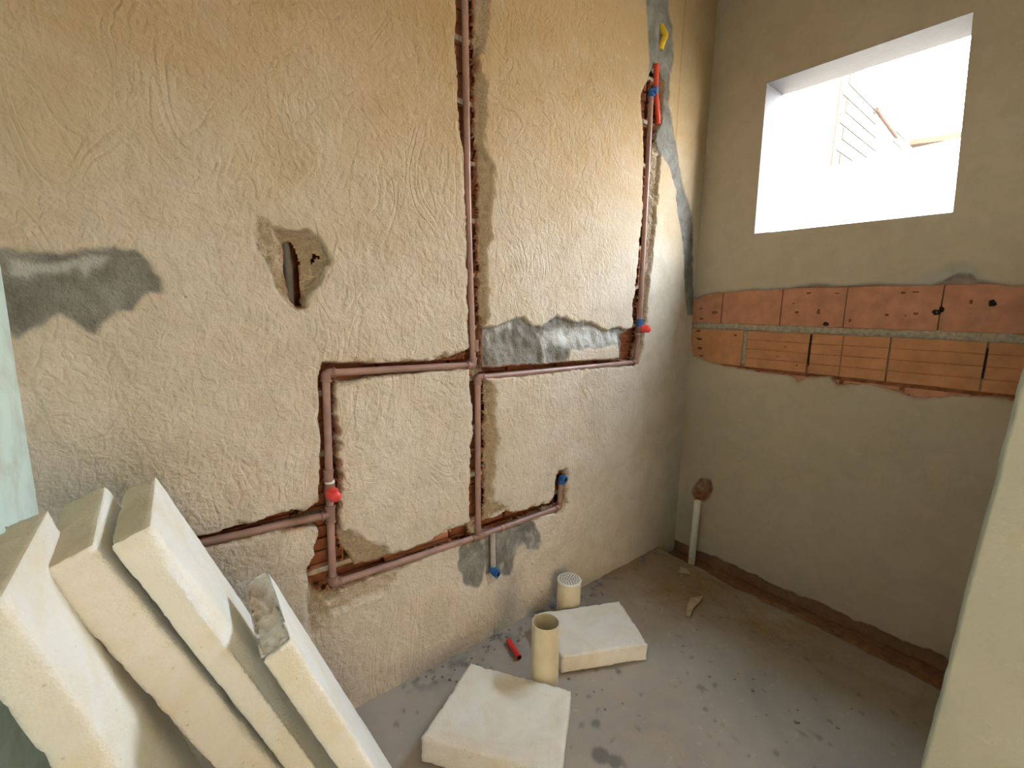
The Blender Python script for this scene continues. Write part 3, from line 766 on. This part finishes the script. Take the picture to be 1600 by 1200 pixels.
# ------------------------------------------------------------------ outside
b = MB(); b.box((3.2, -12, -0.4), (30, 20, -0.2)); struct(b.build('ground', M['ground']))
nbw = empty('boundary_wall', (6.0, 1.0, -0.2))
tag(nbw, 'sunlit white painted wall with small vent grids seen low through the window opening', 'wall')
b = MB()
XW = 5.5
b.add([(XW, -6, -0.2), (XW, 3.6, -0.2), (XW, 3.6, 2.905), (XW, -6, 3.17), (XW+.2, -6, -0.2), (XW+.2, 3.6, -0.2), (XW+.2, 3.6, 2.905), (XW+.2, -6, 3.17)],
      [(0,1,2,3), (7,6,5,4), (3,2,6,7), (0,3,7,4), (1,5,6,2)])
adopt(b.build('wall_body', M['foot_paint']), nbw)
for (y, z), nn in zip([(1.996, 2.558), (1.202, 2.566), (0.989, 2.478)], ((3,3),(3,3),(1,2))):
    b = MB()
    for i in range(nn[0]):
        for j in range(nn[1]):
            a = y + (i - (nn[0]-1)/2)*0.055; c_ = z + (j - (nn[1]-1)/2)*0.055
            b.box((XW - 0.004, a - 0.013, c_ - 0.013), (XW + 0.01, a + 0.013, c_ + 0.013))
    adopt(b.build('vent_grid', M['out_brick']), nbw)
b = MB(); b.box((XW - 0.05, -6, 2.33), (XW, 3.6, 2.37)); adopt(b.build('ledge', M['foot_paint']), nbw)

# unfinished block house beyond it
TX, ta, tb = 7.0, 2.246, 2.42
tow = empty('unfinished_house', (8.5, 2.3, -0.2))
tag(tow, 'unfinished hollow block house in strong sun beyond the white wall outside', 'building')
top_s = 5.6
ph = [(7.015, 4.663), (7.537, 4.649), (10.154, 4.505), (11.256, 4.446)]
b = MB()
# south face with its raking top
pts = [(TX, -0.2), (ph[3][0] + 0.6, -0.2), (ph[3][0] + 0.6, ph[2][1] - 0.35), (ph[2][0], ph[2][1]), (ph[1][0], ph[1][1]), (TX, ph[0][1] + 0.9)]
m_ = len(pts)
b.add([(x, ta, z) for x, z in pts] + [(x, ta + 0.55, z) for x, z in pts], [tuple(range(m_)), tuple(range(2*m_-1, m_-1, -1))] + [(k, m_+k, m_+(k+1) % m_, (k+1) % m_) for k in range(m_)])
adopt(b.build('wall_body', M['out_brick']), tow)
b = MB(); b.box((TX - 0.02, ta + 0.03, -0.2), (TX, ta + 0.22, top_s)); adopt(b.build('side_wall', M['out_yellow']), tow)
blk = MB()
for r_ in range(24):
    z = 2.9 + r_*0.16
    for c3 in range(26):
        x = TX + 0.02 + c3*0.30 + (0.15 if r_ % 2 else 0)
        lim = ph[1][1] + (x + 0.3 - ph[1][0]) * (ph[2][1]-ph[1][1]) / (ph[2][0]-ph[1][0])
        if z + 0.15 < min(lim, 5.5) and x + 0.28 < ph[3][0]:
            blk.box((x, ta - 0.012, z), (x + 0.285, ta + 0.01, z + 0.145))
o = blk.build('blockwork', M['out_brick']); o['kind'] = 'stuff'; adopt(o, tow)
op_ = [(8.327, 4.297), (9.277, 4.205), (9.445, 3.916), (8.7, 3.765)]
b = MB(); b.add([(x, ta - 0.02, z) for x, z in op_] + [(x, ta + 0.01, z) for x, z in op_], [(0,1,2,3), (7,6,5,4), (0,4,5,1), (1,5,6,2), (2,6,7,3), (3,7,4,0)])
adopt(b.build('window_opening', M['foot_paint']), tow)
b = MB(); b.sweep([(op_[0][0] - 0.1, ta - 0.05, op_[0][1] + 0.02), (op_[1][0] + 0.1, ta - 0.05, op_[1][1] + 0.02)], 0.03, 4)
adopt(b.build('lintel', M['out_red']), tow)
bm_ = [(1.947, 4.039), (0.816, 3.968), (1.938, 3.968)]
b = MB(); b.add([(9.0, bm_[0][0], bm_[0][1]), (9.0, bm_[1][0], bm_[1][1]), (9.0, bm_[1][0], bm_[1][1]-0.11), (9.0, bm_[0][0], bm_[2][1]),
                 (9.4, bm_[0][0], bm_[0][1]), (9.4, bm_[1][0], bm_[1][1]), (9.4, bm_[1][0], bm_[1][1]-0.11), (9.4, bm_[0][0], bm_[2][1])],
                [(0,1,2,3), (7,6,5,4), (0,4,5,1), (1,5,6,2), (2,6,7,3), (3,7,4,0)])
adopt(b.build('edge_beam', M['out_red']), tow)

# ------------------------------------------------------------------ brown water pipes in the chases
net = empty('water_pipework', (1.05, D, 0.5))
tag(net, 'glued brown plastic water pipes with elbows and tees set in the wall chases', 'pipework')
YP0 = D + 0.012
PR = 0.0125
def p3(q, y=YP0): return Vector((q[0], y, q[1]))
def part(mb, name, mat, parent=net, label=None):
    o = mb.build(name, mat)
    if parent is net: adopt(o, net)
    else:
        o.parent = parent
    if label: o['label'] = label
    return o
def pipe(a, b, mat='pvc', name='pipe', r=PR, label=None):
    m = MB(); m.sweep([a, (a+b)/2, b], r, 16); return part(m, name, M[mat], label=label)
def collar_pts(p, d, r):
    # socket with a raised rim, pointing along d from p
    return [p, p + d*0.016, p + d*0.016, p + d*0.022, p + d*0.022], [r, r, r + 0.002, r + 0.002, r*0.8]
def elbow(p, d1, d2, mat='pvc_fit', r=0.0158, label=None):
    m = MB()
    d1 = d1.normalized(); d2 = d2.normalized()
    c0 = p + d1*0.012; c1 = p + d2*0.012
    arc = []
    for k in range(7):
        t = k/6
        arc.append(c0*(1-t)**2 + p*2*t*(1-t) + c1*t**2)
    m.sweep([c0 + d1*0.012] + arc + [c1 + d2*0.012], r, 16)
    for d in (d1, d2):
        q = p + d*0.022
        m.sweep([q, q + d*0.007], r + 0.0022, 16)
    return part(m, 'elbow', M[mat], label=label)
def tee(p, da, db):
    m = MB()
    da = da.normalized(); db = db.normalized()
    m.sweep([p - da*0.03, p + da*0.03], 0.0158, 16)
    m.sweep([p, p + db*0.028], 0.0158, 16)
    for d in (da, -da, db):
        q = p + d*0.024
        m.sweep([q, q + d*0.007], 0.018, 16)
    return part(m, 'tee', M['pvc_fit'])

am, = [p3(q) for q in [(1.0278, 1.8894)]]
a0, a1, a2, a3, a4, a5, a6, a7, a8 = [p3(q) for q in [(1.0091, 2.701), (1.0548, 1.2716), (0.4716, 1.2804), (0.4642, 0.7912), (-0.071, 0.8107), (0.4614, 0.5301), (1.0859, 0.512), (1.5872, 0.5135), (1.5935, 0.6618)]]
b1, b2_, b3, b4 = [p3(q) for q in [(1.0774, 1.217), (2.1449, 1.2181), (2.1671, 1.4024), (2.144, 2.6073)]]
Zv = Vector((0, 0, 1)); Yv = Vector((0, -1, 0))
m = MB(); m.sweep([a1.lerp(am, t)  for t in (0, 0.5)] + [am + (a1-am)*0.15 - (a1-am)*0.0] + [am.lerp(a0, t) for t in (0.12, 0.5, 1)], PR, 16); part(m, 'pipe', M['pvc'], label='long brown riser up to the top of the wall')
pipe(a1, a2); pipe(a2, a3); pipe(a3, a4); pipe(a3, a5); pipe(a5, a6); pipe(a6, a7); pipe(a7, a8)
elbow(a1, a0-a1, a2-a1); elbow(a2, a1-a2, a3-a2); tee(a3, a5-a3, a4-a3); elbow(a5, a3-a5, a6-a5)
tee(a6, a7-a6, b1-a6); elbow(a7, a6-a7, a8-a7)
elbow(a8 + Vector((0, 0, 0.004)), Vector((0, 0, -1)), Yv, 'blue', 0.0165, 'blue threaded elbow at the short upturned end')
m = MB(); m.sweep([a8 + Vector((0, -0.030, 0.004)), a8 + Vector((0, -0.0315, 0.004))], 0.0105, 14); part(m, 'mouth', M['black'])
pipe(a6, b1); elbow(b1, a6-b1, b2_-b1); pipe(b1, b2_); elbow(b2_, b1-b2_, b3-b2_); pipe(b2_, b3); pipe(b3, b4)
elbow(b4, b3-b4, Yv + Vector((0.4, 0, 0)), 'blue', 0.0165, 'blue elbow at the head of the right riser')
# couplings
def coupling(p, d, mat='pvc_fit', L=0.028, r=0.0155, name='coupling', label=None):
    d = d.normalized(); m = MB()
    m.sweep([p - d*L, p + d*L], r, 16)
    for s in (-1, 1):
        m.sweep([p + d*s*(L-0.006), p + d*s*(L+0.001)], r + 0.002, 16)
    return part(m, name, M[mat], label=label)
cps = [p3(q) for q in [(1.0637, 1.3496), (0.4641, 0.9321), (1.2249, 0.5121)]]
coupling(cps[0], a0-a1, L=0.022, r=0.0145); coupling(cps[1], a2-a3, L=0.020); coupling(cps[2], a7-a6, L=0.014, r=0.0142)
coupling(b3 + (b4-b3).normalized()*0.035, b4-b3, 'blue', 0.018, 0.0165, 'coupling', 'blue coupling above the valve')
t1 = p3([(0.4673, 0.9086)][0]); m = MB(); m.sweep([t1 - Zv*0.005, t1 + Zv*0.005], 0.0165, 16); part(m, 'thread_tape', M['tape'])
t2 = b3 - Zv*0.028; m = MB(); m.sweep([t2 - Zv*0.003, t2 + Zv*0.003], 0.0165, 16); part(m, 'thread_tape', M['tape'])
def valve(p, d, out, label):
    m = MB(); d = d.normalized(); out = out.normalized()
    m.sweep([p - d*0.03, p - d*0.012, p, p + d*0.012, p + d*0.03], [0.0155, 0.0175, 0.021, 0.0175, 0.0155], 16)
    m.sweep([p, p + out*0.030], 0.013, 16)
    v = part(m, 'stop_valve', M['pvc_fit'])
    m = MB()
    q = p + out*0.020
    m.sweep([q, q + out*0.004, q + out*0.010, q + out*0.036, q + out*0.044, q + out*0.047], [0.022, 0.023, 0.0205, 0.0185, 0.013, 0.004], 20)
    for k in range(8):
        a = 2*PI*k/8
        s1 = out.cross(d).normalized()
        rv = s1*math.cos(a) + d*math.sin(a)
        m.sweep([q + rv*0.0195 + out*0.006, q + rv*0.0178 + out*0.038], 0.0016, 6)
    cp = m.build('protective_cap', M['redcap'])
    cp.parent = v; cp['label'] = label
    return v
v1 = p3([(0.4678, 0.8717)][0])
valve(v1, Zv, Yv, 'ribbed red plastic cap over the left stop valve')
valve(b3 + Vector((0, 0, 0.002)), Zv, Yv + Vector((0.12, 0, 0)), 'pointed red plastic cap over the right stop valve')
# cement-smeared outlet dropping below the right branch
g0, g1 = [p3(q, D + 0.010) for q in [(1.163, 0.5062), (1.1693, 0.3133)]]
pipe(g0, g1, 'dustpvc', 'drop_pipe', 0.0132, 'grey cement-smeared drop pipe')
elbow(g1, g0-g1, Yv + Vector((0.3, 0, -0.1)), 'blue', 0.0165, 'blue elbow at the foot of the drop pipe')
m = MB(); dv = (Yv + Vector((0.3, 0, -0.1))).normalized(); m.sweep([g1 + dv*0.0295, g1 + dv*0.031], 0.0105, 14); part(m, 'mouth', M['black'])

# ------------------------------------------------------------------ conduits in the wall
def tube_obj(name, pts, r, mat, label, cat, seg=14, open_end=True):
    m = MB(); m.sweep(pts, r, seg)
    o = m.build(name, M[mat]); tag(o, label, cat); return o
cc = [(2.183, 2.921), (2.201, 2.875), (2.191, 2.813), (2.151, 2.73), (2.162, 2.68), (2.181, 2.614), (2.206, 2.551), (2.233, 2.475)]
def flexi(name, pts, r, mat, label):
    # corrugated hose: fine rings along a bent path
    P_ = [Vector(p) for p in pts]
    out = []; rad = []
    seg_n = 14
    for a, b_ in zip(P_[:-1], P_[1:]):
        for k in range(seg_n):
            out.append(a.lerp(b_, k/seg_n)); rad.append(r*(1.0 if k % 2 else 0.86))
    out.append(P_[-1]); rad.append(r)
    m = MB(); m.sweep(out, rad, 14)
    o = m.build(name, M[mat]); tag(o, label, 'conduit'); return o
flexi('yellow_conduit', [(cc[0][0], D + 0.012, cc[0][1]), (cc[1][0], D - 0.010, cc[1][1]), (cc[2][0], D + 0.010, cc[2][1])], 0.016, 'yellow', 'short crushed yellow conduit stub in the grey mortar high on the wall')
flexi('red_conduit', [(cc[3][0], D - 0.004, cc[3][1]), (cc[4][0], D + 0.002, cc[4][1]), (cc[5][0], D + 0.012, cc[5][1]), (cc[6][0], D + 0.016, cc[6][1]), (cc[7][0], D + 0.020, cc[7][1])], 0.0135, 'conduit', 'orange red conduit hanging in the chase beside the right riser')
hc = [(0.381, 1.697), (0.387, 1.608), (0.386, 1.454)]
tube_obj('grey_conduit', [(hc[0][0], D + 0.068, hc[0][1]), (hc[1][0], D + 0.060, hc[1][1]), (hc[2][0], D + 0.068, hc[2][1])], 0.014, 'greypipe', 'grey pipe seen deep inside the jagged hole in the left plaster', 'pipe')

# ------------------------------------------------------------------ foam blocks
def rough_block(name, origin, ax, dims, mat, seed, seg=0.0105, amp=0.004, chip_amp=0.010, chamfer=None, end_rough=0.0, outline=None, parent=None, end_mat=None):
    """block spanned by three axes, with worn edges; ax = (length, width, thickness) unit vectors"""
    n = [max(3, int(round(d/seg))) for d in dims]
    rs = np.random.RandomState(seed)
    idx = {}; vs = []; fs = []
    def vid(i, j, k):
        key = (i, j, k)
        if key not in idx:
            idx[key] = len(vs); vs.append((i/n[0], j/n[1], k/n[2]))
        return idx[key]
    for a, b_ in ((0, 1), (0, 2), (1, 2)):
        c_ = 3 - a - b_
        for side in (0, n[c_]):
            for i in range(n[a]):
                for j in range(n[b_]):
                    q = []
                    for di, dj in ((0,0),(1,0),(1,1),(0,1)):
                        t = [0, 0, 0]; t[a] = i + di; t[b_] = j + dj; t[c_] = side
                        q.append(vid(*t))
                    fs.append(q if (side == 0) == (c_ == 1) else q[::-1])
    V = np.array(vs)
    S = V*np.array(dims)
    # distance to the faces, used to round and nibble the edges
    dm = np.minimum(S, np.array(dims) - S)
    srt = np.sort(dm, 1)
    e = srt[:, 1]            # distance to the nearest edge along the face (0 on an edge)
    cen = (V - 0.5)*2
    sg = np.where(dm < 1e-6, np.sign(cen), 0)
    nrm = sg / np.maximum(np.linalg.norm(sg, axis=1, keepdims=True), 1e-9)
    n1 = fbm(S[:, 0] + 3*S[:, 2], S[:, 1] + 2*S[:, 2], 0.09, seed, 4)
    n2 = fbm(S[:, 0] - S[:, 2]*2, S[:, 1] + S[:, 2]*3 + 0.3*S[:, 0], 0.028, seed + 50, 3)
    off = amp*n1 + amp*0.5*n2
    wear = np.exp(-e/0.007) * (0.0025 + chip_amp*np.clip(n2 + 0.25*n1, 0, 1))
    S2 = S + nrm*(off - wear)[:, None]
    if end_rough:
        m_ = V[:, 0] < 1e-6
        S2[m_, 0] += end_rough*(0.6 + fbm(S[m_, 1]*1.3, S[m_, 2], 0.022, seed + 90, 3) + 0.5*rs.rand(m_.sum()))
    if chamfer:
        # the upper front edge is cut away more and more towards the foot
        wmax, tmax = chamfer
        cw = wmax*np.clip(V[:, 0]/0.35, 0, 1.6)
        over = np.clip((S[:, 2] - (dims[2] - tmax))/tmax, 0, 1)
        near = np.clip(1 - S[:, 1]/np.maximum(cw, 1e-4), 0, 1)
        S2[:, 2] -= near*over*tmax*np.clip(V[:, 0]/0.1, 0, 1)
    if outline is not None:
        q00, q10, q11, q01 = [np.array(p) for p in outline]
        u_, v_ = S2[:, 0:1]/dims[0], S2[:, 1:2]/dims[1]
        W = (q00*(1-u_)*(1-v_) + q10*u_*(1-v_) + q11*u_*v_ + q01*(1-u_)*v_)
        W = np.concatenate([W, S2[:, 2:3] + origin[2]], 1)
    else:
        A = np.array(ax)
        W = np.array(origin) + S2 @ A
    me = bpy.data.meshes.new(name)
    me.from_pydata([tuple(p) for p in W], [], fs)
    me.polygons.foreach_set('use_smooth', [True]*len(fs))
    me.update()
    bmx = bmesh.new(); bmx.from_mesh(me); bmesh.ops.recalc_face_normals(bmx, faces=bmx.faces); bmx.to_mesh(me); bmx.free()
    o = link(name, me, mat, parent)
    if end_mat is not None:
        me.materials.append(end_mat)
        vv = np.array([[V[i][0] for i in f] for f in fs])
        mi = (vv.max(1) < 1e-6).astype(np.int32)
        me.polygons.foreach_set('material_index', mi)
    return o

SL = {1: [[-0.2386, 0.9029, 1.0764], [0.0485, 0.9985, 0.0236], [0.2581, 0.0103, -0.9661], [0.9649, -0.0529, 0.2572], 0.314, 0.064], 2: [[-0.1718, 1.0691, 1.0384], [0.0272, 0.9987, 0.042], [0.365, 0.0292, -0.9306], [0.9306, -0.0406, 0.3637], 0.31, 0.084], 3: [[-0.073, 1.054, 1.0629], [0.0576, 0.9983, 0.0021], [0.3658, -0.0191, -0.9305], [0.9289, -0.0543, 0.3662], 0.31, 0.067], 4: [[0.1288, 0.9235, 0.8221], [0.0654, 0.9977, -0.0181], [0.3638, -0.0408, -0.9306], [0.9292, -0.0543, 0.3656], 0.31, 0.06]}
lab = {1: 'large white foam block nearest the left wall, with a wide gap to the next block',
       2: 'second leaning foam block from the left wall, thick cream edge',
       3: 'third leaning foam block from the left wall, its broad bright face uncovered',
       4: 'lowest leaning foam block, rough crumbled top end, nearest the floor blocks'}
for k in (1, 2, 3, 4):
    O, Wd, Ld, Td, w, t = SL[k]
    O = np.array(O); Wd = np.array(Wd); Ld = np.array(Ld); Td = np.array(Td)
    zmin = min(O[2], (O + Wd*w)[2])
    L = (zmin - 0.004)/-Ld[2]
    o = rough_block('foam_block', O, (Ld, Wd, Td), (L, w, t), M['foam'], 10*k, amp=0.0018, chip_amp=0.011,
                    chamfer=(0.06, 0.016) if k == 3 else None, end_rough=0.022 if k == 4 else 0.0, end_mat=M['foam_torn'] if k == 4 else M['foam_dirty'])
    tag(o, lab[k], 'foam block', 'foam blocks leaning on the left wall')

fa = [(0.923, 1.359), (1.144, 1.015), (0.88, 0.809), (0.611, 1.189)]
o = rough_block('foam_block', (0, 0, 0.004), None, (0.42, 0.40, 0.096), M['foam_floor'], 77, amp=0.004, chip_amp=0.012, outline=(fa[3], fa[2], fa[1], fa[0]))
tag(o, 'square dusty foam block lying on the floor in front of the open tube', 'foam block', 'foam blocks on the floor')
fb = [(1.34, 1.445), (1.741, 1.257), (1.596, 0.991), (1.248, 1.168)]
o = rough_block('foam_block', (0, 0, 0.004), None, (0.38, 0.36, 0.080), M['foam_floor'], 87, amp=0.004, chip_amp=0.014, outline=(fb[3], fb[2], fb[1], fb[0]))
tag(o, 'broken foam block lying on the floor behind the open tube', 'foam block', 'foam blocks on the floor')
# ------------------------------------------------------------------ tubes on the floor
def open_tube(name, x, y, z0, z1, r, th, mat, inner, label, tilt=(0, 0)):
    e = empty(name, (x, y, z0)); tag(e, label, 'pipe')
    m = MB(); a = Vector((0, 0, 0)); b_ = Vector((tilt[0], tilt[1], z1-z0))
    m.sweep([a, a + (b_-a)*0.33, a + (b_-a)*0.66, b_], r, 40, cap=False)
    d = (b_-a).normalized()
    m.sweep([b_ - d*0.0005, b_], [r, r-th], 40, cap=False)
    m.build('pipe_wall', M[mat], e)
    m = MB(); m.sweep([b_, a + (b_-a)*0.5, a + d*0.005], r-th, 40, cap=False)
    for i in range(len(m.f)): m.f[i] = m.f[i][::-1]
    m.build('bore', M[inner], e)
    return e
open_tube('drain_tube', 1.133, 1.148, 0.0, 0.300, 0.054, 0.0035, 'whitepvc', 'inpvc', 'tall open cream drain tube standing upright between the two floor blocks', (0.006, 0.01))

dr = empty('capped_drain', (1.553, 1.424, 0.0)); tag(dr, 'short cream drain tube with a perforated white grate on top, by the wall', 'drain')
m = MB(); m.sweep([(0, 0, 0), (0, 0, 0.09), (0, 0, 0.180), (0, 0, 0.184)], [0.058, 0.058, 0.058, 0.054], 40); m.build('pipe_wall', M['whitepvc'], dr)
m = MB(); m.sweep([(0, 0, 0.178), (0, 0, 0.184), (0, 0, 0.188), (0, 0, 0.189)], [0.060, 0.0605, 0.058, 0.05], 40); gr = m.build('grate', M['grate'], dr)
m = MB()
rs = random.Random(8)
for ring, (rr3, cnt) in enumerate(((0.010, 5), (0.021, 10), (0.033, 15), (0.045, 20))):
    for k in range(cnt):
        a = 2*PI*(k + 0.3*ring)/cnt
        ca, sa = math.cos(a), math.sin(a)
        l, w_ = 0.0036, 0.0026
        c0 = Vector((ca*rr3, sa*rr3, 0.1895)); rad_ = Vector((ca, sa, 0)); tg = Vector((-sa, ca, 0))
        m.add([c0 - rad_*l - tg*w_, c0 + rad_*l - tg*w_, c0 + rad_*l + tg*w_, c0 - rad_*l + tg*w_, c0 - Vector((0, 0, 0.004))], [(0,1,2,3), (0,4,1), (1,4,2), (2,4,3), (3,4,0)])
sl = m.build('slots', M['black'], gr); sl['kind'] = 'stuff'

wp = [(1.367, 0.334), (1.369, -0.088)]
m = MB(); m.sweep([(2.63, wp[1][0], wp[1][1]), (2.633, (wp[0][0]+wp[1][0])/2, (wp[0][1]+wp[1][1])/2), (2.636, wp[0][0], wp[0][1]), (2.636, wp[0][0], wp[0][1] + 0.0005)], [0.0205, 0.0205, 0.0205, 0.017], 24)
o = m.build('slim_pipe', M['grate']); tag(o, 'slim white pipe rising from the trench in the far corner', 'pipe')

q = [(1.191, 1.449), (1.16, 1.336)]
a = Vector((q[0][0], q[0][1], 0.014)); b_ = Vector((q[1][0], q[1][1], 0.014))
m = MB(); m.sweep([a, a.lerp(b_, 0.06), a.lerp(b_, 0.5), b_], [0.011, 0.0125, 0.0125, 0.0125], 18)
e = m.build('red_conduit_offcut', M['red']); tag(e, 'short red conduit offcut lying on the floor left of the open tube', 'conduit')
d = (b_-a).normalized(); m = MB(); m.sweep([b_, b_ + d*0.001], 0.0095, 16); o = m.build('bore', M['black'], e)

# wood scraps near the corner
def scrap(pts, z, th, label):
    m = MB(); n = len(pts)
    m.add([(x, y, z + th) for x, y in pts] + [(x, y, z) for x, y in pts], [tuple(range(n)), tuple(range(2*n-1, n-1, -1))] + [(k, n+k, n+(k+1) % n, (k+1) % n) for k in range(n)])
    bmx = bmesh.new()
    o = m.build('wood_scrap', M['wood']); tag(o, label, 'wood scrap')
    bmx.from_mesh(o.data); bmesh.ops.recalc_face_normals(bmx, faces=bmx.faces); bmx.to_mesh(o.data); bmx.free()
    return o
scrap([(2.142, 1.105), (2.212, 1.071), (2.15, 1.058), (2.075, 1.051), (2.009, 1.028), (2.003, 1.045), (2.073, 1.079)], 0.004, 0.010, 'bent pale wood chip on the dusty floor behind the broken floor block')
scrap([(2.38, 1.303), (2.389, 1.271), (2.364, 1.232), (2.322, 1.281)], 0.004, 0.008, 'small pale wood chip on the floor beside the slim pipe')

# loose crumbs of mortar
rs = random.Random(21)
cb = MB()
for k in range(170):
    if rs.random() < 0.5:
        x = rs.uniform(0.75, 1.9); y = D - 0.015 - abs(rs.gauss(0, 0.07))
    else:
        x = rs.uniform(1.2, 2.45); y = rs.uniform(0.35, 1.45)
    if math.hypot(x-1.553, y-1.424) < 0.08 or y > D - 0.012: continue
    q = rs.uniform(0.003, 0.009)
    ring = [(x + q*math.cos(a)*rs.uniform(.7, 1.1), y + q*math.sin(a)*rs.uniform(.7, 1.1), 0.0) for a in (0, 1.05, 2.1, 3.15, 4.2, 5.25)]
    top = [(x + (p[0]-x)*0.6, y + (p[1]-y)*0.6, q*rs.uniform(0.6, 1.0)) for p in ring]
    cb.add(ring + top, [(j, (j+1) % 6, 6 + (j+1) % 6, 6 + j) for j in range(6)] + [(6,7,8,9,10,11)])
o = cb.build('mortar_crumbs', M['rubble'], floor); o['kind'] = 'stuff'
